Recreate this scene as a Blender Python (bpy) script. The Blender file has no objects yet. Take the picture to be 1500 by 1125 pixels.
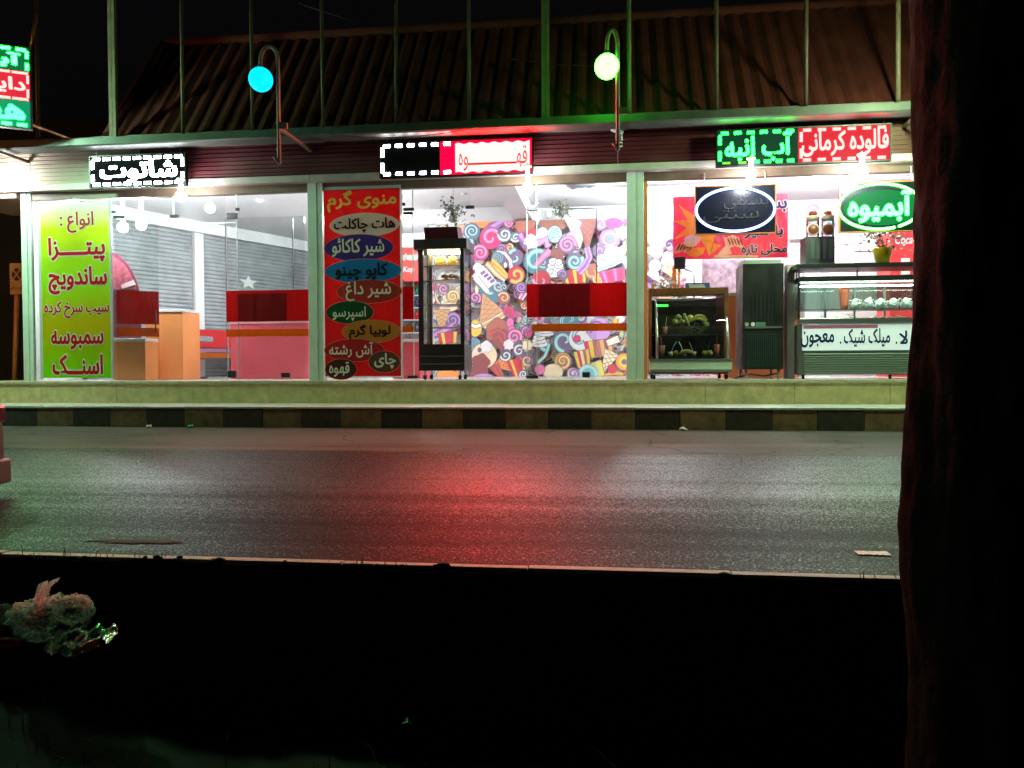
import bpy, bmesh, math, random
from mathutils import Vector, Matrix, noise as mnoise
random.seed(7)
SC = bpy.context.scene
COL = SC.collection
PI = math.pi

# ------------------------------------------------------------------ camera
FPX = 1133.0
CAM = Vector((0.0, -11.2, 0.83))
YAW, PITCH, ROLL = 0.1232, 0.02427, 0.0045
_f = Vector((-math.sin(YAW)*math.cos(PITCH), math.cos(YAW)*math.cos(PITCH), -math.sin(PITCH)))
_r0 = Vector((math.cos(YAW), math.sin(YAW), 0))
_u0 = _r0.cross(_f)
_r = _r0*math.cos(ROLL) - _u0*math.sin(ROLL)
_u = _u0*math.cos(ROLL) + _r0*math.sin(ROLL)
cd = bpy.data.cameras.new('camera'); cam = bpy.data.objects.new('camera', cd); COL.objects.link(cam)
cd.sensor_width = 36; cd.lens = 36*FPX/1500; cd.clip_start = 0.05; cd.clip_end = 500
rot = Matrix((_r, _u, -_f)).transposed()
cam.matrix_world = Matrix.Translation(CAM) @ rot.to_4x4()
SC.camera = cam

def ray(px, py):
    return _f + _r*((px-750)/FPX) + _u*((562.5-py)/FPX)
def F(px, py, Y):            # point of the vertical plane y = Y
    d = ray(px, py); t = (Y-CAM.y)/d.y
    return CAM + d*t
def G(px, py, z):
    d = ray(px, py); t = (z-CAM.z)/d.z
    return CAM + d*t
def X(px, Y, py=420): return F(px, py, Y).x
def Z(py, Y, px=660): return F(px, py, Y).z
def R(px0, py0, px1, py1, Y):
    mx, my = (px0+px1)/2, (py0+py1)/2
    return F(px0, my, Y).x, F(px1, my, Y).x, F(mx, py1, Y).z, F(mx, py0, Y).z
def road_z(y): return 0.035*(y+1.2)

# ------------------------------------------------------------------ colours and materials
def lin(c):
    c /= 255.0
    return c/12.92 if c <= 0.04045 else ((c+0.055)/1.055)**2.4
def S(r, g, b): return (lin(r), lin(g), lin(b))
_M = {}
def mat(name, col=(0.5, 0.5, 0.5), rough=0.5, metal=0.0, noise=None, amt=0.25, bump=0.0, emit=None, power=0.0, spec=0.5, coat=0.0, obj=True, dirt=None):
    if name in _M: return _M[name]
    m = bpy.data.materials.new(name); m.use_nodes = True
    nt = m.node_tree; b = nt.nodes['Principled BSDF']
    b.inputs['Base Color'].default_value = (*col, 1)
    b.inputs['Roughness'].default_value = rough
    b.inputs['Metallic'].default_value = metal
    b.inputs['Specular IOR Level'].default_value = spec
    b.inputs['Coat Weight'].default_value = coat
    if emit:
        b.inputs['Emission Color'].default_value = (*emit, 1)
        b.inputs['Emission Strength'].default_value = power
    if noise:
        tc = nt.nodes.new('ShaderNodeTexCoord')
        n = nt.nodes.new('ShaderNodeTexNoise'); n.inputs['Scale'].default_value = noise
        n.inputs['Detail'].default_value = 6; n.inputs['Roughness'].default_value = 0.65
        nt.links.new(tc.outputs['Object'], n.inputs['Vector'])
        cr = nt.nodes.new('ShaderNodeMapRange')
        cr.inputs['From Min'].default_value = 0.3; cr.inputs['From Max'].default_value = 0.7
        cr.inputs['To Min'].default_value = 1-amt; cr.inputs['To Max'].default_value = 1+amt
        nt.links.new(n.outputs['Fac'], cr.inputs['Value'])
        mx = nt.nodes.new('ShaderNodeVectorMath'); mx.operation = 'SCALE'
        mx.inputs[0].default_value = col
        nt.links.new(cr.outputs['Result'], mx.inputs['Scale'])
        nt.links.new(mx.outputs['Vector'], b.inputs['Base Color'])
        rr = nt.nodes.new('ShaderNodeMapRange')
        rr.inputs['From Min'].default_value = 0.3; rr.inputs['From Max'].default_value = 0.7
        rr.inputs['To Min'].default_value = max(0.02, rough-0.12); rr.inputs['To Max'].default_value = min(1, rough+0.12)
        nt.links.new(n.outputs['Fac'], rr.inputs['Value']); nt.links.new(rr.outputs['Result'], b.inputs['Roughness'])
        if bump:
            bp = nt.nodes.new('ShaderNodeBump'); bp.inputs['Strength'].default_value = bump; bp.inputs['Distance'].default_value = 0.02
            nt.links.new(n.outputs['Fac'], bp.inputs['Height']); nt.links.new(bp.outputs['Normal'], b.inputs['Normal'])
    _M[name] = m
    return m
def glow(name, col, power):
    return mat(name, (.006+.012*col[0], .006+.012*col[1], .006+.012*col[2]), 0.6, emit=col, power=power, spec=.03)
def glass(name, tint=(0.97, 0.985, 0.98), refl=1.0, dust=0.0, ior=1.45):
    if name in _M: return _M[name]
    m = bpy.data.materials.new(name); m.use_nodes = True
    nt = m.node_tree
    for n in list(nt.nodes): nt.nodes.remove(n)
    out = nt.nodes.new('ShaderNodeOutputMaterial')
    tr = nt.nodes.new('ShaderNodeBsdfTransparent'); tr.inputs['Color'].default_value = (*tint, 1)
    gl = nt.nodes.new('ShaderNodeBsdfGlossy'); gl.inputs['Roughness'].default_value = 0.02
    fr = nt.nodes.new('ShaderNodeFresnel'); fr.inputs['IOR'].default_value = ior
    mm = nt.nodes.new('ShaderNodeMath'); mm.operation = 'MULTIPLY'; mm.inputs[1].default_value = refl
    nt.links.new(fr.outputs['Fac'], mm.inputs[0])
    mx = nt.nodes.new('ShaderNodeMixShader')
    nt.links.new(mm.outputs[0], mx.inputs['Fac']); nt.links.new(tr.outputs[0], mx.inputs[1]); nt.links.new(gl.outputs[0], mx.inputs[2])
    last = mx
    if dust:
        df = nt.nodes.new('ShaderNodeBsdfDiffuse'); df.inputs['Color'].default_value = (.8, .8, .8, 1)
        tc = nt.nodes.new('ShaderNodeTexCoord'); nz = nt.nodes.new('ShaderNodeTexNoise'); nz.inputs['Scale'].default_value = 5; nz.inputs['Detail'].default_value = 8
        nt.links.new(tc.outputs['Object'], nz.inputs['Vector'])
        mr = nt.nodes.new('ShaderNodeMapRange'); mr.inputs['From Min'].default_value = .4; mr.inputs['From Max'].default_value = .8
        mr.inputs['To Min'].default_value = dust*.4; mr.inputs['To Max'].default_value = dust*2
        nt.links.new(nz.outputs['Fac'], mr.inputs['Value'])
        m2 = nt.nodes.new('ShaderNodeMixShader')
        nt.links.new(mr.outputs['Result'], m2.inputs['Fac']); nt.links.new(mx.outputs[0], m2.inputs[1]); nt.links.new(df.outputs[0], m2.inputs[2])
        last = m2
    nt.links.new(last.outputs[0], out.inputs['Surface'])
    _M[name] = m
    return m

def vinyl(name, col, trans=.55, rough=.4, ramp=None):
    if name in _M: return _M[name]
    m = bpy.data.materials.new(name); m.use_nodes = True; nt = m.node_tree
    b = nt.nodes['Principled BSDF']; b.inputs['Base Color'].default_value = (*col,1); b.inputs['Roughness'].default_value = rough
    tl = nt.nodes.new('ShaderNodeBsdfTranslucent'); tl.inputs['Color'].default_value = (*col,1)
    mx = nt.nodes.new('ShaderNodeMixShader'); mx.inputs[0].default_value = trans
    nt.links.new(b.outputs[0],mx.inputs[1]); nt.links.new(tl.outputs[0],mx.inputs[2]); nt.links.new(mx.outputs[0],nt.nodes['Material Output'].inputs['Surface'])
    c0 = nt.nodes.new('ShaderNodeTexCoord'); mp = nt.nodes.new('ShaderNodeMapping'); mp.inputs['Scale'].default_value = (2.2,1,.7); nz = nt.nodes.new('ShaderNodeTexNoise'); nz.inputs['Scale'].default_value = 2.4; nz.inputs['Detail'].default_value = 3; nz.inputs['Distortion'].default_value = .8
    bp = nt.nodes.new('ShaderNodeBump'); bp.inputs['Strength'].default_value = .45; bp.inputs['Distance'].default_value = .05
    nt.links.new(c0.outputs['Object'],mp.inputs['Vector']); nt.links.new(mp.outputs[0],nz.inputs['Vector']); nt.links.new(nz.outputs['Fac'],bp.inputs['Height'])
    nt.links.new(bp.outputs[0],b.inputs['Normal']); nt.links.new(bp.outputs[0],tl.inputs['Normal'])
    if ramp:
        tc = nt.nodes.new('ShaderNodeTexCoord'); s = nt.nodes.new('ShaderNodeSeparateXYZ'); cr = nt.nodes.new('ShaderNodeValToRGB')
        nt.links.new(tc.outputs['Generated'],s.inputs[0]); nt.links.new(s.outputs['Z'],cr.inputs[0])
        nt.links.new(cr.outputs[0],b.inputs['Base Color']); nt.links.new(cr.outputs[0],tl.inputs['Color'])
        for p, c in ramp:
            e = cr.color_ramp.elements.new(p) if p not in (0,1) else cr.color_ramp.elements[int(p)]
            e.color = (*S(*c),1)
    _M[name] = m
    return m

# ------------------------------------------------------------------ mesh builder
class MB:
    def __init__(s): s.v = []; s.f = []; s.m = []; s.sm = []; s.mats = []; s.xf = None
    def mi(s, m):
        if m not in s.mats: s.mats.append(m)
        return s.mats.index(m)
    def add(s, vs, fs, m, smooth=False):
        o = len(s.v); k = s.mi(m)
        for p in vs:
            p = Vector(p)
            s.v.append(s.xf @ p if s.xf else p)
        for f in fs:
            s.f.append(tuple(o+i for i in f)); s.m.append(k); s.sm.append(smooth)
        return s
    def box(s, x0, x1, y0, y1, z0, z1, m):
        if x0 > x1: x0, x1 = x1, x0
        if y0 > y1: y0, y1 = y1, y0
        if z0 > z1: z0, z1 = z1, z0
        v = [(x0,y0,z0),(x1,y0,z0),(x1,y1,z0),(x0,y1,z0),(x0,y0,z1),(x1,y0,z1),(x1,y1,z1),(x0,y1,z1)]
        return s.add(v, [(0,3,2,1),(4,5,6,7),(0,1,5,4),(1,2,6,5),(2,3,7,6),(3,0,4,7)], m)
    def rbox(s, r, y0, y1, m): return s.box(r[0], r[1], y0, y1, r[2], r[3], m)
    def rect(s, r, Y, m): return s.add([(r[0],Y,r[2]),(r[1],Y,r[2]),(r[1],Y,r[3]),(r[0],Y,r[3])], [(0,1,2,3)], m)
    def poly(s, pts, Y, m): return s.add([(x, Y, z) for x, z in pts], [tuple(range(len(pts)))], m)
    def ellipse(s, cx, cz, rx, rz, Y, m, n=40): return s.poly([(cx+rx*math.cos(2*PI*i/n), cz+rz*math.sin(2*PI*i/n)) for i in range(n)], Y, m)
    def prism(s, pts, y0, y1, m):
        n = len(pts)
        v = [(x, y0, z) for x, z in pts]+[(x, y1, z) for x, z in pts]
        return s.add(v, [tuple(range(n)), tuple(range(2*n-1, n-1, -1))]+[(i, (i+1)%n, n+(i+1)%n, n+i) for i in range(n)], m)
    def tube(s, path, r, m, seg=8, cap=True, closed=False):
        path = [Vector(p) for p in path]; n = len(path)
        rs = r if isinstance(r, (list, tuple)) else [r]*n
        vs = []; fs = []; up = None
        for i, p in enumerate(path):
            if closed: t = path[(i+1)%n]-path[i-1]
            else: t = path[min(i+1, n-1)]-path[max(i-1, 0)]
            t.normalize()
            if up is None: up = Vector((0,0,1)) if abs(t.z) < .9 else Vector((0,1,0))
            a = t.cross(up)
            if a.length < 1e-5: a = t.cross(Vector((1,0,0)))
            a.normalize(); b = a.cross(t).normalized(); up = b
            for k in range(seg):
                w = 2*PI*k/seg
                vs.append(p+(a*math.cos(w)+b*math.sin(w))*rs[i])
        for i in range(n if closed else n-1):
            j = (i+1)%n
            for k in range(seg):
                q = (k+1)%seg
                fs.append((i*seg+k, i*seg+q, j*seg+q, j*seg+k))
        s.add(vs, fs, m, True)
        if cap and not closed:
            s.add(vs[:seg], [tuple(range(seg-1, -1, -1))], m); s.add(vs[-seg:], [tuple(range(seg))], m)
        return s
    def lathe(s, prof, c, m, seg=20):
        c = Vector(c); vs = []; fs = []
        for r, z in prof:
            for k in range(seg):
                w = 2*PI*k/seg; vs.append(c+Vector((r*math.cos(w), r*math.sin(w), z)))
        for i in range(len(prof)-1):
            for k in range(seg):
                q = (k+1)%seg; fs.append((i*seg+k, i*seg+q, (i+1)*seg+q, (i+1)*seg+k))
        return s.add(vs, fs, m, True)
    def sphere(s, c, r, m, seg=16, rings=10, sc=(1,1,1), jit=0.0):
        c = Vector(c); vs = []; fs = []
        for i in range(rings+1):
            t = PI*i/rings
            for k in range(seg):
                w = 2*PI*k/seg
                d = Vector((math.sin(t)*math.cos(w), math.sin(t)*math.sin(w), math.cos(t)))
                q = r*(1+jit*mnoise.noise(d*2.3+c*9)) if jit else r
                vs.append(c+Vector((d.x*sc[0], d.y*sc[1], d.z*sc[2]))*q)
        for i in range(rings):
            for k in range(seg):
                q = (k+1)%seg; fs.append((i*seg+k, i*seg+q, (i+1)*seg+q, (i+1)*seg+k))
        return s.add(vs, fs, m, True)
    def cyl_x(s, x0, x1, y, z, r, m, seg=20): return s.tube([(x0,y,z),(x1,y,z)], r, m, seg)
    def build(s, name, parent=None, bevel=0.0, label=None):
        me = bpy.data.meshes.new(name)
        off = parent_loc(parent) if parent else Vector((0,0,0))
        me.from_pydata([tuple(p-off) for p in s.v], [], s.f)
        for m in s.mats: me.materials.append(m)
        for i, p in enumerate(me.polygons): p.material_index = s.m[i]; p.use_smooth = s.sm[i]
        bm = bmesh.new(); bm.from_mesh(me)
        bmesh.ops.remove_doubles(bm, verts=bm.verts, dist=1e-6)
        bmesh.ops.recalc_face_normals(bm, faces=bm.faces)
        bm.to_mesh(me); bm.free()
        o = bpy.data.objects.new(name, me); COL.objects.link(o)
        if parent: o.parent = parent
        if bevel:
            md = o.modifiers.new('bevel', 'BEVEL'); md.width = bevel; md.segments = 2; md.limit_method = 'ANGLE'; md.angle_limit = math.radians(40)
        if label: o['label'] = label
        return o
    def single(s, name, label, cat, group=None, bevel=0.0, kind=None):
        lo = Vector((min(p.x for p in s.v), min(p.y for p in s.v), min(p.z for p in s.v)))
        hi = Vector((max(p.x for p in s.v), max(p.y for p in s.v), 0))
        base = Vector(((lo.x+hi.x)/2, (lo.y+hi.y)/2, lo.z))
        s.v = [p-base for p in s.v]; xf, s.xf = s.xf, None
        o = s.build(name, None, bevel); o.location = base
        tag(o, label, cat, group, kind)
        return o
def parent_loc(p):
    v = Vector(p.location)
    while p.parent: p = p.parent; v = v + Vector(p.location)
    return v
def tag(o, label=None, cat=None, group=None, kind=None):
    if label: o['label'] = label
    if cat: o['category'] = cat
    if group: o['group'] = group
    if kind: o['kind'] = kind
    return o
def thing(name, label, cat, loc, group=None):
    o = bpy.data.objects.new(name, None); COL.objects.link(o); o.location = loc; o.empty_display_size = .1
    return tag(o, label, cat, group)
def struct(mb, name): return tag(mb.build(name), kind='structure')
def copy_tree(o, parent=None):
    c = o.copy(); COL.objects.link(c)
    if parent: c.parent = parent
    for ch in [q for q in bpy.data.objects if q.parent == o]: copy_tree(ch, c)
    return c

# ------------------------------------------------------------------ Persian lettering (presentation forms, set right to left)
FORMS = {'ا': (0xFE8D, 0xFE8E), 'آ': (0xFE81, 0xFE82), 'ب': (0xFE8F, 0xFE90, 0xFE91, 0xFE92), 'پ': (0xFB56, 0xFB57, 0xFB58, 0xFB59),
 'ت': (0xFE95, 0xFE96, 0xFE97, 0xFE98), 'ج': (0xFE9D, 0xFE9E, 0xFE9F, 0xFEA0), 'چ': (0xFB7A, 0xFB7B, 0xFB7C, 0xFB7D), 'ح': (0xFEA1, 0xFEA2, 0xFEA3, 0xFEA4),
 'خ': (0xFEA5, 0xFEA6, 0xFEA7, 0xFEA8), 'د': (0xFEA9, 0xFEAA), 'ر': (0xFEAD, 0xFEAE), 'ز': (0xFEAF, 0xFEB0), 'س': (0xFEB1, 0xFEB2, 0xFEB3, 0xFEB4),
 'ش': (0xFEB5, 0xFEB6, 0xFEB7, 0xFEB8), 'ع': (0xFEC9, 0xFECA, 0xFECB, 0xFECC), 'غ': (0xFECD, 0xFECE, 0xFECF, 0xFED0), 'ف': (0xFED1, 0xFED2, 0xFED3, 0xFED4),
 'ق': (0xFED5, 0xFED6, 0xFED7, 0xFED8), 'ک': (0xFB8E, 0xFB8F, 0xFB90, 0xFB91), 'گ': (0xFB92, 0xFB93, 0xFB94, 0xFB95), 'ل': (0xFEDD, 0xFEDE, 0xFEDF, 0xFEE0),
 'م': (0xFEE1, 0xFEE2, 0xFEE3, 0xFEE4), 'ن': (0xFEE5, 0xFEE6, 0xFEE7, 0xFEE8), 'و': (0xFEED, 0xFEEE), 'ه': (0xFEE9, 0xFEEA, 0xFEEB, 0xFEEC),
 'ی': (0xFBFC, 0xFBFD, 0xFBFE, 0xFBFF), 'ئ': (0xFE89, 0xFE8A, 0xFE8B, 0xFE8C), 'ـ': (0x640, 0x640, 0x640, 0x640), 'ﻻ': (0xFEFB, 0xFEFC)}
def shape(t):
    t = t.replace('لا', 'ﻻ')
    out = []
    for i, c in enumerate(t):
        if c not in FORMS: out.append(c); continue
        fm = FORMS[c]
        prev = i > 0 and t[i-1] in FORMS and len(FORMS[t[i-1]]) == 4
        nxt = i+1 < len(t) and t[i+1] in FORMS and len(fm) == 4
        k = 3 if prev and nxt else 2 if nxt else 1 if prev else 0
        out.append(chr(fm[k]))
    return out[::-1]
_tc = bpy.data.curves.new('lettering', 'FONT'); _to = bpy.data.objects.new('lettering', _tc); COL.objects.link(_to)
_tc.resolution_u = 3
_G = {}; _A = {}
def _mesh(body, off):
    _tc.body = body; _tc.offset = off
    dg = bpy.context.evaluated_depsgraph_get(); dg.update()
    me = bpy.data.meshes.new_from_object(_to.evaluated_get(dg))
    v = [(p.co.x, p.co.y) for p in me.vertices]; f = [tuple(p.vertices) for p in me.polygons]
    bpy.data.meshes.remove(me)
    return v, f
def adv(ch):
    if ch not in _A:
        a = max(x for x, y in _mesh(ch+'l', 0)[0]); b = max(x for x, y in _mesh('l', 0)[0]); _A[ch] = a-b
    return _A[ch]
def _stroke(path, w, closed=False):
    n = len(path); v = []; f = []
    for i in range(n):
        a = path[i-1] if closed or i else path[0]; b = path[(i+1) % n] if closed or i < n-1 else path[-1]
        dx, dy = b[0]-a[0], b[1]-a[1]; l = math.hypot(dx, dy) or 1
        v += [(path[i][0]-dy/l*w/2, path[i][1]+dx/l*w/2), (path[i][0]+dy/l*w/2, path[i][1]-dx/l*w/2)]
    for i in range(n if closed else n-1):
        j = (i+1) % n; f.append((2*i, 2*i+1, 2*j+1, 2*j))
    return v, f
def _curve(pts, closed=False, k=5):
    out = []; n = len(pts)
    for i in range(n if closed else n-1):
        P = [pts[(i+d) % n] if closed else pts[min(max(i+d, 0), n-1)] for d in (-1, 0, 1, 2)]
        for q in range(k):
            t = q/k
            out.append(tuple(.5*(2*P[1][c]+(P[2][c]-P[0][c])*t+(2*P[0][c]-5*P[1][c]+4*P[2][c]-P[3][c])*t*t+(3*P[1][c]-P[0][c]-3*P[2][c]+P[3][c])*t**3) for c in (0, 1)))
    if not closed: out.append(pts[-1])
    return out
def _join(*parts):
    v = []; f = []
    for a, b in parts:
        o = len(v); v += a; f += [tuple(o+i for i in q) for q in b]
    return v, f
_G_HEH = {chr(0xFEE9): _stroke(_curve([(.17,.43),(.27,.34),(.335,.20),(.30,.07),(.19,.04),(.09,.08),(.075,.19),(.13,.30)], True), .075, True),
          chr(0xFEEA): _join(_stroke(_curve([(.50,.036),(.39,.036),(.33,.09),(.315,.25),(.30,.50)]), .075), _stroke(_curve([(.315,.27),(.22,.31),(.11,.26),(.07,.15),(.12,.06),(.22,.045),(.30,.09),(.32,.14)]), .07))}
def glyph(ch, off):
    if ch in _G_HEH: return _G_HEH[ch]
    if (ch, off) not in _G: _G[(ch, off)] = _mesh(ch, off) if ch != ' ' else ([], [])
    return _G[(ch, off)]
def txt(mb, s, r, Y, m, bold=0.02, rim=None, rim_mat=None, latin=False, shear=0.0, depth=0.0):
    """letters of s filling the rectangle r = (x0, x1, z0, z1) of the plane y = Y"""
    chars = list(s) if latin else shape(s)
    def lay():
        x = 0; L = []
        for c in chars:
            v, f = glyph(c, 0); L.append(([(px+x+shear*py, py) for px, py in v], f)); x += adv(c)
        return L
    base = lay(); b_ = max(0, bold)
    xs = [p[0] for v, f in base for p in v]; ys = [p[1] for v, f in base for p in v]
    a0, a1, b0, b1 = min(xs)-b_, max(xs)+b_, min(ys)-b_, max(ys)+b_
    sx = (r[1]-r[0])/(a1-a0); sz = (r[3]-r[2])/(b1-b0)
    def put(rad, n, Yb, mm):
        k = 0
        for w in range(n):
            dx, dy = rad*math.cos(2*PI*w/n), rad*math.sin(2*PI*w/n)
            for i, (v, f) in enumerate(base):
                k += 1
                if v: mb.add([(r[0]+(p[0]+dx-a0)*sx, Yb-.00002*k, r[2]+(p[1]+dy-b0)*sz) for p in v], f, mm)
    if rim: put(b_+rim, 12, Y, rim_mat)
    put(b_, 8 if b_ else 1, Y-(.004 if rim else 0), m)
    return mb
# ------------------------------------------------------------------ palette
ALU_GREEN = mat('pale_green_aluminium', (.60,.72,.62), .38, .0, noise=3, amt=.12)
ALU = mat('aluminium', (.62,.64,.62), .32, .75, noise=6, amt=.1)
BRONZE = mat('bronze_frame', (.14,.095,.06), .5, 0, noise=7, amt=.2)
WHITE_WALL = mat('white_plaster', (.80,.81,.82), .7, noise=2, amt=.05, bump=.05)
CEIL = mat('white_ceiling', (.78,.80,.82), .75, noise=1.5, amt=.04)
RED = mat('red_laminate', (.50,.008,.014), .35)
ORANGE = mat('orange_laminate', (.72,.23,.055), .45, noise=3, amt=.08)
PINK = mat('pink_laminate', (.66,.085,.12), .45, noise=2, amt=.1)
BLACK = mat('black_metal', (.012,.013,.012), .4, noise=12, amt=.3)
BLACKP = mat('black_plastic', (.018,.018,.019), .55)
CHROME = mat('brushed_steel', (.55,.58,.57), .28, .9)
RUBBER = mat('rubber', (.015,.015,.015), .8)
WHITEP = mat('white_plastic', (.78,.78,.76), .4)
STEEL_POLE = mat('grey_painted_steel', (.085,.042,.034), .55, .2, noise=9, amt=.35)
RUSTY_POLE = mat('weathered_cream_steel', (.125,.085,.055), .6, .1, noise=9, amt=.4)
GLASS = glass('clear_shop_glass', (.96,.98,.97), 1.0, dust=.018)
CASEGLASS = glass('display_case_glass', (.93,.98,.955), .7, dust=.012)

# ------------------------------------------------------------------ road
def road_material():
    m = bpy.data.materials.new('worn_asphalt'); m.use_nodes = True
    nt = m.node_tree; b = nt.nodes['Principled BSDF']; N = nt.nodes.new; L = nt.links.new
    tc = N('ShaderNodeTexCoord'); sep = N('ShaderNodeSeparateXYZ'); L(tc.outputs['Object'], sep.inputs[0])
    def noise(scale, vec=None, det=5, sc=(1,1,1)):
        mp = N('ShaderNodeMapping'); mp.inputs['Scale'].default_value = sc; L(tc.outputs['Object'], mp.inputs['Vector'])
        n = N('ShaderNodeTexNoise'); n.inputs['Scale'].default_value = scale; n.inputs['Detail'].default_value = det; n.inputs['Roughness'].default_value = .6
        L(mp.outputs[0], n.inputs['Vector']); return n.outputs['Fac']
    def mr(v, a, c, d, e):
        q = N('ShaderNodeMapRange'); q.inputs['From Min'].default_value = a; q.inputs['From Max'].default_value = c
        q.inputs['To Min'].default_value = d; q.inputs['To Max'].default_value = e; L(v, q.inputs['Value']); return q.outputs['Result']
    def mth(op, a, c):
        q = N('ShaderNodeMath'); q.operation = op
        for i, v in enumerate((a, c)):
            if isinstance(v, (int, float)): q.inputs[i].default_value = v
            else: L(v, q.inputs[i])
        return q.outputs[0]
    wob = mr(noise(1.2), .3, .7, -.09, .09)
    y = mth('ADD', sep.outputs['Y'], wob)
    strip = mr(y, -3.33, -3.22, 0, 1)                 # old smooth strip beside the far kerb
    streak = noise(1.0, det=6, sc=(.12, 2.6, 1))      # wheel tracks and drag marks along the road
    patch = noise(.8, det=7)
    vo = N('ShaderNodeTexVoronoi'); vo.inputs['Scale'].default_value = 125; L(tc.outputs['Object'], vo.inputs['Vector'])
    gcol = N('ShaderNodeSeparateColor'); L(vo.outputs['Color'], gcol.inputs[0])
    grain = mth('ADD', mr(gcol.outputs[0], 0, .7, .3, 1.1), mr(gcol.outputs[0], .86, 1, 0, 7))
    coarse = mth('MULTIPLY', mr(streak, .3, .7, .55, 1.35), mr(patch, .3, .7, .75, 1.25))
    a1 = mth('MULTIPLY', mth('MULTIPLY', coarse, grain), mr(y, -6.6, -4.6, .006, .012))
    a2 = mth('MULTIPLY', mth('MULTIPLY', mr(streak, .3, .7, .75, 1.2), mr(noise(30), .3, .7, .8, 1.2)), .090)
    mixa = N('ShaderNodeMix'); L(strip, mixa.inputs['Factor']); L(a1, mixa.inputs[2]); L(a2, mixa.inputs[3])
    # dark crack line where the two surfacings meet, and a brown stain
    seam = mth('MULTIPLY', mr(y, -3.36, -3.31, 0, 1), mr(y, -3.29, -3.24, 1, 0))
    wv = N('ShaderNodeTexNoise'); wv.inputs['Scale'].default_value = 2.2; wv.inputs['Detail'].default_value = 6; L(tc.outputs['Object'], wv.inputs['Vector'])
    ad = N('ShaderNodeVectorMath'); ad.operation = 'MULTIPLY_ADD'; L(wv.outputs['Color'], ad.inputs[0]); ad.inputs[1].default_value = (.9,.9,0); L(tc.outputs['Object'], ad.inputs[2])
    ck = N('ShaderNodeTexVoronoi'); ck.feature = 'DISTANCE_TO_EDGE'; ck.inputs['Scale'].default_value = .55; L(ad.outputs[0], ck.inputs['Vector'])
    crack = mth('MULTIPLY', mr(ck.outputs['Distance'], .004, .012, 1, 0), mr(patch, .42, .55, 0, 1))
    oil = mth('MULTIPLY', mr(noise(.9, det=4, sc=(.5, 1.3, 1)), .56, .70, 0, .45), 1)
    val = mth('MULTIPLY', mth('MULTIPLY', mixa.outputs[0], mth('SUBTRACT', 1, mth('MULTIPLY', seam, .65))), mth('MULTIPLY', mth('SUBTRACT', 1, mth('MULTIPLY', crack, .7)), mth('SUBTRACT', 1, oil)))
    comb = N('ShaderNodeCombineColor')
    L(val, comb.inputs[0]); L(mth('MULTIPLY', val, .98), comb.inputs[1]); L(mth('MULTIPLY', val, .93), comb.inputs[2])
    L(comb.outputs[0], b.inputs['Base Color'])
    tracks = mr(y, -5.7, -4.9, 0, 1)
    rg = mth('ADD', mr(streak, .3, .7, .48, .36), mth('MULTIPLY', strip, .10))
    rg = mth('ADD', rg, mth('MULTIPLY', mth('SUBTRACT', 1, tracks), .12))
    L(mth('ADD', rg, mr(gcol.outputs[1], 0, 1, -.16, .12)), b.inputs['Roughness'])
    bp = N('ShaderNodeBump'); bp.inputs['Distance'].default_value = .006
    L(mth('SUBTRACT', .26, mth('MULTIPLY', strip, .16)), bp.inputs['Strength'])
    L(mth('ADD', vo.outputs['Distance'], mth('MULTIPLY', noise(160, det=2), .6)), bp.inputs['Height'])
    L(bp.outputs[0], b.inputs['Normal'])
    b.inputs['Specular IOR Level'].default_value = .5
    # only part of the stones is polished: the wheel tracks most, the old edges least
    cov = mth('ADD', mr(y, -6.5, -5.0, .08, .66), mth('MULTIPLY', mr(streak, .3, .7, -.5, .5), .30))
    sel = N('ShaderNodeMapRange'); sel.inputs['To Min'].default_value = .30; sel.inputs['To Max'].default_value = 1
    L(gcol.outputs[2], sel.inputs['Value']); L(mth('SUBTRACT', .94, cov), sel.inputs['From Min']); L(mth('SUBTRACT', 1.04, cov), sel.inputs['From Max'])
    fac = N('ShaderNodeMix'); L(strip, fac.inputs['Factor']); L(sel.outputs['Result'], fac.inputs[2]); fac.inputs[3].default_value = .38
    df = N('ShaderNodeBsdfDiffuse'); L(comb.outputs[0], df.inputs['Color']); L(bp.outputs[0], df.inputs['Normal'])
    ms = N('ShaderNodeMixShader'); L(fac.outputs[0], ms.inputs[0]); L(df.outputs[0], ms.inputs[1]); L(b.outputs[0], ms.inputs[2])
    L(ms.outputs[0], nt.nodes['Material Output'].inputs['Surface'])
    return m
rd = MB()
NX, NY = 60, 24
vs = []; fs = []
for j in range(NY+1):
    y = -1.2-(6.06)*j/NY
    for i in range(NX+1):
        x = -30+60*i/NX
        vs.append((x, y, road_z(y)+.004*mnoise.noise(Vector((x*.4, y*.7, 0)))))
for j in range(NY):
    for i in range(NX): fs.append((j*(NX+1)+i, j*(NX+1)+i+1, (j+1)*(NX+1)+i+1, (j+1)*(NX+1)+i))
rd.add(vs, fs, road_material(), True)
struct(rd, 'road')
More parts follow.
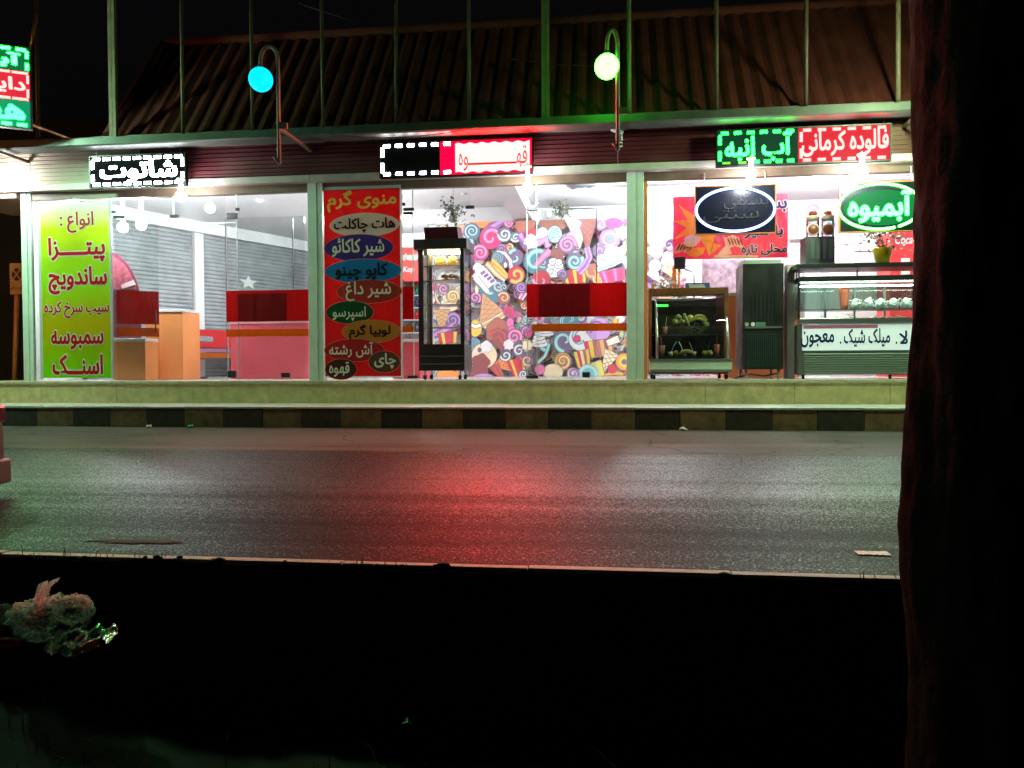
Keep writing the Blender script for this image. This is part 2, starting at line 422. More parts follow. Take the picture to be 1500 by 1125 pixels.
# a worn dash of white paint on the asphalt
pd = MB(); q = G(1278, 810, -.19)
n = 14; pts = []
for i in range(n+1): pts.append((q.x-.085+.17*i/n, q.y+.03+.012*random.random()))
for i in range(n, -1, -1): pts.append((q.x-.085+.17*i/n, q.y-.03-.014*random.random()))
pd.add([(x, y, road_z(y)+.009) for x, y in pts], [tuple(range(len(pts)))], mat('worn_white_paint', (.7,.7,.66), .6, noise=40, amt=.35))
struct(pd, 'road_marking')
st = MB(); q = G(205, 790, -.185)
pts = []
for i in range(36):
    w = 2*PI*i/36; k = 1+.75*mnoise.noise(Vector((math.cos(w)*2.6, math.sin(w)*2.6, 4)))
    pts.append((q.x+.27*k*math.cos(w), q.y+.04*k*math.sin(w)))
st.add([(x, y, road_z(y)+.006) for x, y in pts], [tuple(range(36))], mat('brown_spill', (.008,.0035,.003), .95, noise=12, amt=.5))
struct(st, 'road_stain')

# pavement, step and kerb
Zp = .275; Zs = Z(557, -.15)
pv = MB(); pv.box(-30, 30, -1.06, -.1, -.5, Zp, mat('pale_paving', (.55,.55,.50), .55, noise=14, amt=.2, bump=.1))
struct(pv, 'pavement')
KB_D = mat('black_kerb_paint', (.07,.055,.042), .7, noise=10, amt=.5, bump=.2)
KB_Y = mat('faded_yellow_kerb_paint', (.29,.175,.085), .75, noise=8, amt=.45, bump=.2)
KB_T = mat('worn_kerb_top', (.62,.63,.57), .55, noise=25, amt=.25, bump=.1)
kb = MB(); x = X(5, -1.2, 610)-30*.555; i = 0
while x < 22:
    w = .555+random.uniform(-.012, .012)
    kb.box(x+.004, x+w-.004, -1.2-random.uniform(0,.006), -1.062, -.3, Zp-.02+random.uniform(-.003,.002), KB_Y if i % 2 else KB_D)
    kb.box(x+.003, x+w-.003, -1.212, -1.062, Zp-.018, Zp+.006+random.uniform(-.003,.003), KB_T)
    x += w; i += 1
struct(kb, 'kerb')
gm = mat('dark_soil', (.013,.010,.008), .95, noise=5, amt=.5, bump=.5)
gb = MB(); gb.box(-70, 70, -.1, 110, -.6, .18, mat('rear_yard_ground', (.05,.045,.04), .9, noise=1.5, amt=.3))
struct(gb, 'rear_ground')

# near kerb edge (flush concrete strip) and the lower park ground behind it
YN = -7.26
ne = MB(); x = -14
while x < 14:
    w = .98+random.uniform(-.03,.03); h = random.uniform(-.006,.006)
    ne.box(x+.004, x+w-.004, YN-.055+random.uniform(-.006,.006), YN+.0, -.9, road_z(YN)+.012+h, mat('concrete_edging', (.40,.40,.36), .7, noise=18, amt=.35, bump=.3))
    x += w
struct(ne, 'concrete_edging')
def near_z(x, y):
    d = (YN-.06)-y
    z = road_z(YN)-.004-.62*min(1, max(0, d/.30))**.7-.03*d
    m = math.exp(-((x+2.75)/.75)**2-((y+7.95)/.3)**2)          # little bank of earth under the litter
    z += .10*m
    return z+.035*mnoise.noise(Vector((x*2.2, y*2.2, 3)))+.012*mnoise.noise(Vector((x*9, y*9, 1)))
ng = MB(); vs = []; fs = []; NX, NY = 200, 110
for j in range(NY+1):
    t = j/NY; y = YN-.056-7*t**1.8
    for i in range(NX+1):
        x = -10+20*i/NX
        vs.append((x, y, near_z(x, y)))
for j in range(NY):
    for i in range(NX): fs.append((j*(NX+1)+i, j*(NX+1)+i+1, (j+1)*(NX+1)+i+1, (j+1)*(NX+1)+i))
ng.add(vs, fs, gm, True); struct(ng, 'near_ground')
wd = MB(); wm = mat('dry_weeds', (.05,.055,.028), .8, noise=4, amt=.4)
for k in range(2600):
    if k < 900: x = random.uniform(-4.5, 3.2); y = YN-.05-abs(random.gauss(0,.04)); h = random.uniform(.02,.10)
    else: x = random.uniform(-4, 3); y = YN-.2-random.random()**.7*2.6; h = random.uniform(.03,.13)
    if mnoise.noise(Vector((x*1.3, y*1.3, 7))) < -.05: continue
    z = near_z(x, y)-.01; a = random.uniform(0, 2*PI); ln = random.uniform(.2, 1.1)*h
    dx, dy = math.cos(a), math.sin(a); w = .003
    p0 = Vector((x, y, z)); p1 = p0+Vector((dx*ln*.35, dy*ln*.35, h*.7)); p2 = p0+Vector((dx*ln, dy*ln, h))
    sx, sy = -dy*w, dx*w
    wd.add([p0+Vector((sx,sy,0)), p0-Vector((sx,sy,0)), p1-Vector((sx,sy,0))*.7, p1+Vector((sx,sy,0))*.7, p2], [(0,1,2,3),(3,2,4)], wm)
tag(wd.build('weeds'), 'dry weeds growing along the concrete edging and the dark park ground', 'weeds', kind='stuff')
cl = MB()
for k in range(90):
    x = random.uniform(-4.2, 3.0); y = YN-.045-random.random()*.05
    cl.sphere((x, y, near_z(x, y)+.008), random.uniform(.006,.022), gm, 8, 6, (random.uniform(1,2.2),1,.7), .6)
tag(cl.build('earth_clods'), 'dark clods of earth crumbling over the near road edge', 'earth clods', kind='stuff')

# ------------------------------------------------------------------ shop building
Zl = Z(273, 0)                      # underside of the lintel
Zg = Z(195, -.5)                    # underside of the gutter
Zc = 3.92                           # ceiling inside
XL, XR = X(33, 0), X(1440, 0)
FX0, FX1 = X(-75, -.12, 250), X(1470, -.12, 250)
shop = thing('shop_building', 'long single-storey shop front with red tile roof and three glazed bays', 'shop', ((XL+XR)/2, 0, Zs))
# step
stp = MB(); stone = mat('beige_stone_tile', (.60,.50,.25), .5, noise=6, amt=.28, bump=.1)
x = FX0-6
while x < FX1+4:
    w = random.choice((.6,.9,1.2,1.25))
    stp.box(x+.0025, x+w-.0025, -.155+random.uniform(-.002,.002), .02, .1, Zs-.045, stone); x += w
stp.build('step_face', shop)
lip = MB(); x = FX0-6
while x < FX1+4:
    lip.box(x+.002, x+1.496, -.185, .05, Zs-.043, Zs, mat('beige_stone_nosing', (.56,.53,.36), .45, noise=9, amt=.2)); x += 1.5
lip.build('step_nosing', shop, .006)
fl = MB(); fl.box(XL-.95, XR, .05, 13, .2, Zs-.004, mat('white_floor_tile', (.62,.60,.58), .22, noise=3, amt=.1)); fl.build('floor', shop)
# posts of pale green aluminium
for a, b_ in ((33,47),(452,473),(918,943),(1425,1445)):
    m_ = MB(); x0, x1 = X(a,-.05), X(b_,-.05)
    mid = x0+(x1-x0)*(.55 if a > 900 else .62)
    m_.box(x0, mid-.004, -.06, .10, Zs, Zl+.1075, ALU_GREEN); m_.box(mid, x1, -.05, .10, Zs, Zl+.107, ALU_GREEN)
    m_.build('post', shop, .004)
# lintel: head frame, light trim, fascia cladding
hd = MB()
for a, b_ in ((47,452),(473,918),(943,1425)):
    hd.box(X(a,0,285)+.002, X(b_,0,285)-.002, -.03, .08, Zl-.012, Zl+.105, BRONZE)
hd.build('head_frame', shop, .003)
tr = MB(); x = FX0
while x < FX1-.1:
    tr.box(x, min(FX1, x+2.96), -.15, .1, Zl+.108, Zl+.205, mat('pinkish_trim', (.50,.43,.40), .4, noise=4, amt=.15)); x += 2.965
tr.build('lintel_trim', shop, .004)
CREAM = mat('cream_siding', (.36,.29,.21), .5, noise=2, amt=.15)
MAROON = mat('maroon_siding', (.085,.013,.017), .45, noise=2, amt=.25)
BROWN = mat('brown_siding', (.16,.062,.045), .5, noise=2, amt=.2)
def siding(px0, px1, m, name):
    mb = MB(); x0, x1 = X(px0,-.12,240), X(px1,-.12,240); z = Zl+.21; h = .062
    while z < Zg+.10:
        mb.prism_x = None
        mb.add([(x0,-.118,z),(x1,-.118,z),(x1,-.127,z+h*.82),(x0,-.127,z+h*.82),(x1,-.118,z+h),(x0,-.118,z+h),(x0,.02,z),(x1,.02,z),(x1,.02,z+h),(x0,.02,z+h)],
               [(0,1,2,3),(3,2,4,5),(6,7,1,0),(5,4,8,9),(7,6,9,8),(0,3,5,9,6),(1,7,8,4,2)], m)
        z += h
    return mb.build(name, shop)
siding(-75, 44, CREAM, 'fascia_cladding'); siding(44.6, 205, CREAM, 'fascia_cladding')
siding(205.5, 905, MAROON, 'fascia_cladding'); siding(905.5, 1190, MAROON, 'fascia_cladding'); siding(1190.5, 1470, BROWN, 'fascia_cladding')
sf = MB(); sf.box(FX0, XL, -.1, 1.2, Zl+.02, Zl+.1, mat('brown_soffit', (.25,.17,.12), .6, noise=4, amt=.2)); sf.build('soffit', shop)
# gutter
gt = MB(); GY0, GY1 = -.62, -.40
pts = [(GY0,Zg+.02),(GY0,Zg+.115),(GY0+.02,Zg+.115),(GY0+.02,Zg+.03),(GY1,Zg+.03),(GY1,Zg+.20),(GY1+.02,Zg+.20),(GY1+.02,Zg),(GY0+.02,Zg)]
GX0, GX1 = X(-60,-.5,205), X(1480,-.5,170)
n = len(pts)
gt.add([(GX0,y,z) for y,z in pts]+[(GX1,y,z) for y,z in pts], [tuple(range(n)), tuple(range(2*n-1,n-1,-1))]+[(i,(i+1)%n,n+(i+1)%n,n+i) for i in range(n)], mat('grey_green_gutter', (.065,.070,.058), .5, .2, noise=3, amt=.3))
gt.build('gutter', shop)
sh = MB(); sh.box(GX0, GX1, GY1+.022, -.0, Zg+.06, Zg+.10, mat('eave_board', (.12,.10,.08), .7, noise=3, amt=.2)); sh.build('eave_board', shop)
# tiled roof with a hip at its left end
TILE = mat('red_metal_tile', (.058,.0105,.0072), .8, noise=3, amt=.35, spec=.15)
def roof():
    mb = MB()
    E0 = Vector((X(158,-.35,197), -.35, Zg+.16)); ry = min((abs(X(240,k/50,70)-X(158,-.35,197)),k/50) for k in range(0,250))[1]; Rg = Vector((X(158,-.35,197), ry, F(240,70,ry).z))
    xr = X(1500,-.35,160)+2.0
    L = (Rg-E0); rows = 15; step = 1/rows
    cols = int((xr-E0.x)/.055)
    vs = []; fs = []; idx = {}
    for j in range(rows*2+1):
        row = j//2; sub = j % 2
        t = min(1, row*step+(0 if sub == 0 else step*.97))
        if j == rows*2: t = 1
        y = E0.y+L.y*t; zb = E0.z+L.z*t; xl = E0.x+L.x*t
        for i in range(cols+1):
            x = E0.x+(xr-E0.x)*i/cols
            x = max(x, xl)
            z = zb+.034*math.sin(x*2*PI/.23)+.03+(.001 if sub == 0 else .0)
            idx[(j,i)] = len(vs); vs.append((x, y-(.002 if sub == 0 else 0), z))
    for j in range(rows*2):
        for i in range(cols):
            fs.append((idx[(j,i)], idx[(j,i+1)], idx[(j+1,i+1)], idx[(j+1,i)]))
    mb.add(vs, fs, TILE, False)
    mb.build('roof', shop)
    h = MB(); B = Vector((E0.x-.0, 13.3, E0.z)); Rg2 = Vector((Rg.x,6.5,Rg.z+.35)); R3 = Vector((xr,6.5,Rg.z+.35)); xr_ = (xr,Rg.y,Rg.z)
    h.add([E0, Rg, Rg2, B], [(0,1,2,3)], TILE)
    h.add([Rg, xr_, R3, Rg2], [(0,1,2,3)], TILE); h.add([Rg2, R3, (xr,13.3,E0.z), B], [(0,1,2,3)], TILE)
    h.build('rear_roof', shop)
    k = MB(); k.tube([E0+Vector((0,0,.06)), Rg+Vector((0,0,.06))], .075, TILE, 8)
    k.tube([Rg+Vector((0,0,.06)), (xr, Rg.y, Rg.z+.06)], .075, TILE, 8)
    k.build('ridge_cap', shop)
roof()
# inside: ceiling, beams, walls
ce = MB(); ce.box(XL-.95, XR+.2, .09, 13, Zc, Zc+.1, CEIL); ce.build('ceiling', shop)
bmz = MB()
sw0 = Vector((X(48,1.3), 1.3, 0)); sdir = Vector((math.sin(.397), math.cos(.397), 0)); snrm = Vector((sdir.y, -sdir.x, 0))
def SW(t, z, off=0): return sw0+sdir*t+snrm*off+Vector((0,0,z))
def sbox(mb, t0, t1, o0, o1, z0, z1, m):
    v = [SW(t,0,o)+Vector((0,0,z)) for z in (z0,z1) for t, o in ((t0,o0),(t1,o0),(t1,o1),(t0,o1))]
    mb.add(v, [(0,3,2,1),(4,5,6,7),(0,1,5,4),(1,2,6,5),(2,3,7,6),(3,0,4,7)], m)
def cam_px(p): d = p-CAM; return 750+FPX*d.dot(_r)/d.dot(_f), d.dot(_f)
_t227 = min((abs(cam_px(SW(k/50,2.5))[0]-227),k/50) for k in range(0,300))[1]
ST = .83+206/FPX*cam_px(SW(_t227,3))[1]
sbox(bmz, 0, 12.5, -.12, .16, ST, Zc-.002, CEIL); bmz.build('side_beam', shop)
b2 = MB(); b2.box(X(735,1.9,300), X(735,1.9,300)+.35, .3, 3.79, Zc-.30, Zc-.002, CEIL); b2.build('ceiling_beam', shop)
b3 = MB(); b3.box(X(735,1.9,300)+.36, XR, 2.3, 3.79, Zc-.05, Zc-.0025, mat('grey_white_ceiling', (.62,.65,.68), .8)); b3.build('ceiling_panel', shop)
# side wall closed by grey roller shutters between white pillars
SHUT = mat('grey_roller_shutter', (.34,.37,.39), .5, .2, noise=2.2, amt=.25)
def shutter(t0, t1):
    mb = MB(); z = Zs
    while z < ST-.01:
        h = .085
        p = [SW(t,0,o)+Vector((0,0,zz)) for t in (t0,t1) for o, zz in ((0,z),(.018,z+.02),(.022,z+.045),(.018,z+.07),(0,z+h))]
        mb.add(p, [(0,5,6,1),(1,6,7,2),(2,7,8,3),(3,8,9,4)], SHUT, False); z += h
    mb.build('roller_shutter', shop)
def t_at(px): return min((abs(cam_px(SW(k/50,2.0))[0]-px),k/50) for k in range(0,600))[1]
ta, tb = t_at(283), t_at(296)
shutter(.05, ta-.03); shutter(tb+.03, 12.4)
lw = MB(); lw.box(X(46,.1)-.12, X(46,.1)-.02, .12, 1.42, Zs, Zc-.004, WHITE_WALL); lw.box(X(46,.1)-.02, SW(.04,0).x, 1.30, 1.42, Zs, Zc-.004, WHITE_WALL); lw.build('left_wall', shop)
pl = MB(); sbox(pl, ta, tb, -.1, .08, Zs, ST-.003, WHITE_WALL); pl.build('pillar', shop)
bk = MB(); bk.box(X(565,6.5)-.12, X(565,6.5)-.001, 6.5, 12.9, Zs, Zc-.005, WHITE_WALL); bk.box(X(565,6.5), XR+.1, 6.5, 6.65, Zs, Zc-.003, WHITE_WALL); bk.build('rear_wall', shop)
MX0, MX1 = X(630,3.8), XR
mw = MB(); mw.box(MX0, MX1, 3.8, 4.0, Zs, Zc-.003, WHITE_WALL); mw.build('mural_wall', shop)
rw = MB(); rw.box(XR, XR+.15, .12, 12.9, Zs, Zc-.003, WHITE_WALL); rw.build('right_wall', shop)
# outer shell behind, so the roof has something to stand on
os_ = MB(); os_.box(X(158,-.35)+1.2, XR+1.2, 13.0, 13.15, .2, Zg+.1, mat('outer_render', (.35,.32,.28), .8, noise=2, amt=.2)); os_.build('outer_wall', shop)

# ------------------------------------------------------------------ glazing of the bays
def pane(px0, px1, py0, Y=.0, name='glass_panel', parent=shop, zb=None):
    mb = MB(); x0, x1 = X(px0,Y), X(px1,Y)
    mb.box(x0+.003, x1-.003, Y-.005, Y+.005, Zs+.012 if zb is None else zb, py0, GLASS)
    return mb.build(name, parent)
Zdoor = Z(300, 0)
EDGE = mat('bright_glass_edge', (.75,.82,.80), .25)
def edge(px, parent, Y=.0, z0=None, z1=None):
    mb = MB(); x = X(px,Y); mb.box(x-.006, x+.006, Y-.007, Y+.007, z0 or Zs+.012, z1 or Zl-.014, EDGE); mb.build('glass_edge', parent)
def clip(px0, py0, px1, py1, parent, Y=-.02):
    mb = MB(); mb.rbox(R(px0,py0,px1,py1,Y), Y-.012, Y+.03, BLACKP); mb.build('hinge_clip', parent, .004)
ztop = Zl-.014
def pane2(px0, px1, z0, z1, name, parent, Y=0.0):
    mb = MB(); mb.box(X(px0,Y)+.004, X(px1,Y)-.004, Y-.005, Y+.005, z0, z1, GLASS); return mb.build(name, parent)
def sticker(px0, py0, px1, py1, Y, m, parent, name='safety_sticker'):
    mb = MB(); mb.rbox(R(px0,py0,px1,py1,Y), Y-.002, Y-.0005, m); return mb.build(name, parent)
STK = vinyl('red_vinyl', (.78,.012,.022), .65); STKD = vinyl('dark_red_vinyl', (.42,.010,.018), .65); STO = vinyl('orange_vinyl', (.92,.26,.02), .7)
# bay 1
w1 = thing('glass_shopfront', 'left glazed bay with red and orange stickers on its frameless glass door', 'shop window', (X(250,0), 0, Zs))
pane2(48,332,Zs+.012,ztop,'glass_panel',w1)
pane2(348,452,Zs+.012,ztop,'glass_panel',w1)
d1 = pane2(333,447,Zs+.012,Z(318,.03,390),'glass_door',w1,.03)
for px in (164.5, 256, 348): edge(px, w1, z1=ztop, z0=(Z(302,0) if px == 256 else None))
mbx = MB(); mbx.box(X(257,0,312), X(347,0,312), -.007,.007, Z(317,0)-.006, Z(317,0)+.006, EDGE); mbx.build('transom_edge', w1)
edge(332, d1, .03, None, Z(318,.03,390)); edge(430, d1, .031, Z(422,.03,430), Z(320,.03,430))
for c in ((166,316,181,320.5),(249,314.5,262,318.5),(332,312,347,321)): clip(*c, w1)
clip(162.5+1,308.5,168,312.5,w1); clip(345,304.5,350,308.5,w1)
clip(345,552-9,334,553,w1); clip(412,546,424,553,w1)
sticker(331.5,425,452,471,-.008,STK,w1); sticker(349,430,420,470.5,-.0105,STKD,w1); sticker(331.5,482,452,493,-.008,STO,w1)
dA = MB()                                               # half open left door leaf
hx = X(169,.02); ang = math.radians(38)
dA.xf = Matrix.Translation((hx,.02,0)) @ Matrix.Rotation(ang,4,'Z')
wl = .62
dA.box(0,wl,-.005,.005,Zs+.012,Z(318,.3,200),GLASS); da = dA.build('glass_door', w1)
for z0, z1, m in ((Z(475,.2,190),Z(426,.2,190),STK),(Z(493,.2,190),Z(480,.2,190),STO)):
    t_ = MB(); t_.xf = dA.xf; t_.box(.01,wl-.005,-.009,-.006,z0,z1,m); t_.build('safety_sticker', da)
hb = MB(); hb.xf = dA.xf; hb.tube([(wl-.06,-.04,Z(487,.3,200)),(wl-.06,-.04,Z(455,.3,200))],.011,BLACKP); hb.build('door_handle', da)
# bay 2
w2 = thing('glass_shopfront', 'middle glazed bay with one red and one orange sticker over a colourful mural', 'shop window', (X(695,0), 0, Zs))
pane2(588,606,Zs+.012,ztop,'glass_panel',w2); pane2(606.5,690,Z(306,0),ztop,'glass_panel',w2)
pane2(787,918,Zs+.012,ztop,'glass_panel',w2); d2 = pane2(772,874,Zs+.012,Z(306,.03,820),'glass_door',w2,.03)
for px in (589.5, 605.5, 786.5): edge(px, w2)
edge(772.5, d2, .031, None, Z(306,.03,772)); edge(874, d2, .031, Z(416,.03,874), Z(306,.03,874))
mbx = MB(); mbx.box(X(788,0,306), X(874,0,306), .026,.036, Z(306,.03,830)-.006, Z(306,.03,830)+.006, EDGE); mbx.build('transom_edge', d2)
for c in ((591,304.5,606,308.5),(591,310.5,604,314),(682,301,695,305.5),(772,299.5,787,308.5),(589.5,297,593,301),(786.5,291,790,295)): clip(*c, w2)
clip(771,550,788,554.5,w2); clip(853,545,864,553,w2); clip(597,550,612,554,w2)
sticker(771.5,415,918,464,-.008,STK,w2); sticker(789.5,416,864,463.5,-.0105,STKD,w2); sticker(778,474,918,485,-.008,STO,w2)
sticker(590,420,606,468,-.008,STK,w2); sticker(590,477.5,606,486.5,-.008,STO,w2)
# bay 3: open, with an orange painted jamb
jb = MB(); jb.box(X(943.5,.0), X(948.5,.0), .0, .16, Zs, Zl-.014, ORANGE); jb.build('door_jamb', shop)
# ------------------------------------------------------------------ menu banners
def flat(name, c, rough=.5): return vinyl(name, S(*c), .5, rough)
INK_RED = flat('banner_red_ink', (228,18,28)); HALO = flat('banner_white_ink', (245,250,240)); INK_BLACK = flat('black_ink', (22,20,22))
bn = thing('menu_banner', 'tall lime green banner with red lettering at the left end of the shop front', 'banner', (X(111,-.03), -.03, Zs))
LIME = vinyl('lime_banner_shaded_print',(.2,.6,.02),.6,.45,((0,(150,240,16)),(.3,(150,245,22)),(.55,(190,250,40)),(.85,(222,238,22)),(1,(226,212,18))))  # lime print; its mustard top is warm light and shade put into colour
b_ = MB(); r = R(61.5,296,161,553.5,-.03); b_.box(r[0],r[1],-.034,-.030,r[2],r[3],LIME); b_.build('banner_sheet', bn)
fr = MB(); fr.box(r[0]-.05,r[0]-.001,-.034,-.03,r[2]-.02,r[3]+.03,vinyl('white_banner_border',(.75,.78,.76),.5)); fr.box(r[1]+.001,r[1]+.03,-.034,-.03,r[2]-.02,r[3]+.03,_M['white_banner_border']); fr.build('banner_border', bn)
def bt(mb, s, q, Y, m, **k): txt(mb, s, R(*q, Y), Y, m, **k)
L = MB(); YB = -.0348
for s, q, bo in (('انواع :', (88,310,137,341),.015), ('پیتـــــزا',(71,347,154,384),.03), ('ساندویچ',(71,390,157,431),.03), ('سیب سرخ کرده',(65,441,160,466),.025), ('سمبوسه',(75,484,152,512),.03), ('اسنـــک',(77,519,151,549),.03)):
    bt(L, s, q, YB, INK_RED, bold=bo, rim=.05, rim_mat=HALO)
L.build('lettering', bn)
hm = thing('menu_banner', 'tall red hot drinks menu banner with coloured ovals beside the middle bay', 'banner', (X(531,-.03), -.03, Zs))
b_ = MB(); r = R(475.5,277,586.5,551,-.03); b_.box(r[0],r[1],-.034,-.030,r[2],r[3],flat('banner_red_print',(205,28,38),.45)); b_.build('banner_sheet', hm)
fr = MB(); fr.box(r[0],r[1],-.034,-.03,r[3]+.001,r[3]+.045,_M['white_banner_border']); fr.box(r[0],r[1]+.02,-.034,-.03,r[2]-.02,r[2]-.001,_M['white_banner_border']); fr.box(r[1]+.001,r[1]+.02,-.034,-.03,r[2],r[3]+.045,_M['white_banner_border']); fr.build('banner_border', hm)
OV = [((534,329.5),(51,17.5),(232,240,234)),((525.5,363),(50.5,19.5),(76,50,160)),((532,397),(55.5,17.5),(16,145,225)),((541,427),(47.5,17),(178,62,46)),
      ((512.5,457.5),(34.5,16.5),(8,92,40)),((544,485.5),(43,16.5),(200,150,52)),((519,513),(43.5,16.5),(192,36,48)),((563,530),(23,15.5),(98,76,58)),((499.5,541),(23,15),(84,40,34))]
L = MB(); rimm = flat('oval_outline', (232,150,140))
for i, ((cx,cy),(rx,ry),c) in enumerate(OV):
    Yo = -.0346-.0006*i
    r = R(cx-rx,cy-ry,cx+rx,cy+ry,Yo); X0, Z0, RX, RZ = (r[0]+r[1])/2,(r[2]+r[3])/2,(r[1]-r[0])/2,(r[3]-r[2])/2
    L.ellipse(X0,Z0,RX+.008,RZ+.008,Yo,rimm); L.ellipse(X0,Z0,RX,RZ,Yo-.0003,flat('oval_print_%d_%d_%d' % c,c))
L.build('menu_oval', hm)
L = MB(); YB = -.0408; CREAMI = flat('cream_ink',(252,248,238)); GOLD = flat('gold_ink',(248,226,110))
for s, q, m_, bo in (('منوی گرم',(479,277.5,581,310),GOLD,.035),('هات چاکلت',(489,319,579,341),INK_BLACK,.025),('شیر کاکائو',(486,348,563,376),CREAMI,.025),('کاپو چینو',(491,385,568,411),INK_BLACK,.025),
      ('شیر داغ',(506,412,573,441),CREAMI,.02),('اسپرسو',(487,449,536,470),CREAMI,.02),('لوبیا گرم',(511,475,572,497),INK_BLACK,.03),('آش رشته',(482,501,547,524),CREAMI,.02),('چای',(548,517,580,540),CREAMI,.03),('قهوه',(482,530,512,552),CREAMI,.02)):
    bt(L, s, q, YB, m_, bold=bo)
L.build('lettering', hm)

# ------------------------------------------------------------------ LED signs
LW = glow('white_led', (.86,.94,1.0), 45.0); LRW = glow('red_white_led', (1,.03,.028), 30.0)
LG = glow('green_led', (.004,1,.016), 45); LGW = glow('green_white_led', (.006,1,.02), 45); LB = glow('blue_white_led', (.30,.42,1.0), 7.0)
LGP = glow('green_led_panel', (.0,.5,.16), .28); LRP = glow('red_led_panel', (1,.015,.05), .75); LGPD = glow('dim_green_led_panel', (.0,.4,.16), .10)
LGY = glow('yellow_green_led', (.25,1,.05), 1.2)
def dashes(mb, r, Y, m, n, t, gap=.45, sides=(1,1,1,1), nv=2):
    x0,x1,z0,z1 = r; w = (x1-x0)/n
    for i in range(n):
        a, b = x0+w*(i+gap/2), x0+w*(i+1-gap/2)
        if sides[0]: mb.box(a,b,Y-.006,Y,z1-t,z1,m)
        if sides[1]: mb.box(a,b,Y-.006,Y,z0,z0+t,m)
    h = (z1-z0)/nv
    for i in range(nv):
        a, b = z0+h*(i+.2), z0+h*(i+.8)
        if sides[2]: mb.box(x0,x0+t,Y-.006,Y,a,b,m)
        if sides[3]: mb.box(x1-t,x1,Y-.006,Y,a,b,m)
SY = -.36
def led_board(q, label, hang=True):
    r = R(*q, SY)
    t = thing('led_sign', label, 'sign', ((r[0]+r[1])/2, SY, r[2]))
    b = MB(); b.box(r[0],r[1],SY,SY+.07,r[2],r[3],mat('matt_black_board',(.005,.005,.006),.8,spec=.05)); b.build('sign_case', t, .006)
    f = MB()
    for x0,x1,z0,z1 in ((r[0],r[1],r[3]-.018,r[3]),(r[0],r[1],r[2],r[2]+.018),(r[0],r[0]+.018,r[2]+.018,r[3]-.018),(r[1]-.018,r[1],r[2]+.018,r[3]-.018)):
        f.box(x0,x1,SY-.012,SY-.001,z0,z1,BLACK)
    f.build('frame', t)
    h = MB()
    for x in (r[0]+.1, r[1]-.1):
        h.tube([(x,SY+.03,r[3]),(x+.015,SY+.01,r[3]+.09),(x-.01,SY+.02,Zg+.03)],.004,CHROME,6)
    for x in (r[0]+.12, r[1]-.12): h.box(x-.015,x+.015,SY+.07,-.13,r[3]-.12,r[3]-.09,BLACK)
    h.build('hanger', t)
    return t, r
def inset(r, a, b=None): b = a if b is None else b; return (r[0]+a,r[1]-a,r[2]+b,r[3]-b)
t, r = led_board((131,226,272.5,274), 'black LED sign with white lettering and white dashes above the lime banner')
d = MB(); dashes(d, inset(r,.035,.035), SY-.002, LW, 9, .04, .3); d.build('dash_border', t)
l = MB(); txt(l,'شاتوت',R(146,234,260,268,SY),SY-.003,LW,bold=.035); l.build('lettering', t)
t, r = led_board((556,205,781,257.5), 'LED sign half dark with white dashes and half glowing red, above the middle bay')
xm = X(664,SY,232)
d = MB(); dashes(d,(r[0]+.02,xm,r[2]+.035,r[3]-.03),SY-.002,LW,6,.042,.45,(1,1,1,0)); d.build('dash_border', t)
p = MB(); rp = R(667,208.5,776,251,SY); n = 26; pts = []
for i in range(n+1): pts.append((rp[0]+(rp[1]-rp[0])*i/n, rp[3]+.012*math.sin(i*1.5)))
for i in range(n,-1,-1): pts.append((rp[0]+(rp[1]-rp[0])*i/n, rp[2]+.012*math.sin(i*1.3)))
p.prism(pts,SY-.006,SY-.0005,glow('red_white_led_panel',(1,.0022,.0021),450)); p.build('lit_panel', t)
dr = MB(); dr.box(r[0]+.4*(r[1]-r[0]),r[1]-.02,SY-.0015,SY-.0003,r[2]+.02,r[3]-.02,glow('red_led_halo',(1,.0,.03),2.2)); dr.build('led_glow_panel', t)  # emissive red sheet stands in for the bloom around the lit panel
l = MB(); txt(l,'قهــــــــــــــوه',R(672,215,772,249,SY),SY-.008,glow('dim_red_led',(.50,.02,.01),.5),bold=-.012); l.build('lettering', t)
t, r = led_board((1049,185.5,1306,240), 'wide LED sign glowing green on its left half and red on its right half')
xm = X(1169,SY,212)
p = MB(); p.box(r[0]+.02,xm,SY-.0015,SY-.0003,r[2]+.02,r[3]-.02,LGPD); p.box(xm+.001,r[1]-.02,SY-.0015,SY-.0003,r[2]+.02,r[3]-.02,LRP); p.build('led_glow_panel', t)
d = MB(); dashes(d,(r[0]+.03,xm-.02,r[2]+.03,r[3]-.03),SY-.002,LG,6,.04,.45,(1,0,1,0))
dashes(d,(r[0]+.03+.42,xm-.02,r[2]+.03,r[3]-.03),SY-.002,LG,4,.04,.45,(0,1,0,0)); dashes(d,(r[0]+.03,r[0]+.45,r[2]+.03,r[3]-.03),SY-.002,LGY,2,.03,.5,(0,1,0,0))
dashes(d,(xm+.02,r[1]-.03,r[2]+.03,r[3]-.03),SY-.002,LRW,6,.04,.45,(1,1,1,0)); d.build('dash_border', t)
l = MB(); txt(l,'آب انبه',R(1062,194,1160,236,SY),SY-.003,LGW,bold=.03); txt(l,'فالوده کرمانی',R(1174,190,1302,228,SY),SY-.003,LRW,bold=.03); l.build('lettering', t)
LG2 = glow('strong_green_led',(.0022,1,.007),210); LGW2 = glow('strong_green_white_led',(.0022,1,.007),210); LRW2 = glow('strong_red_led',(1,.03,.028),30)
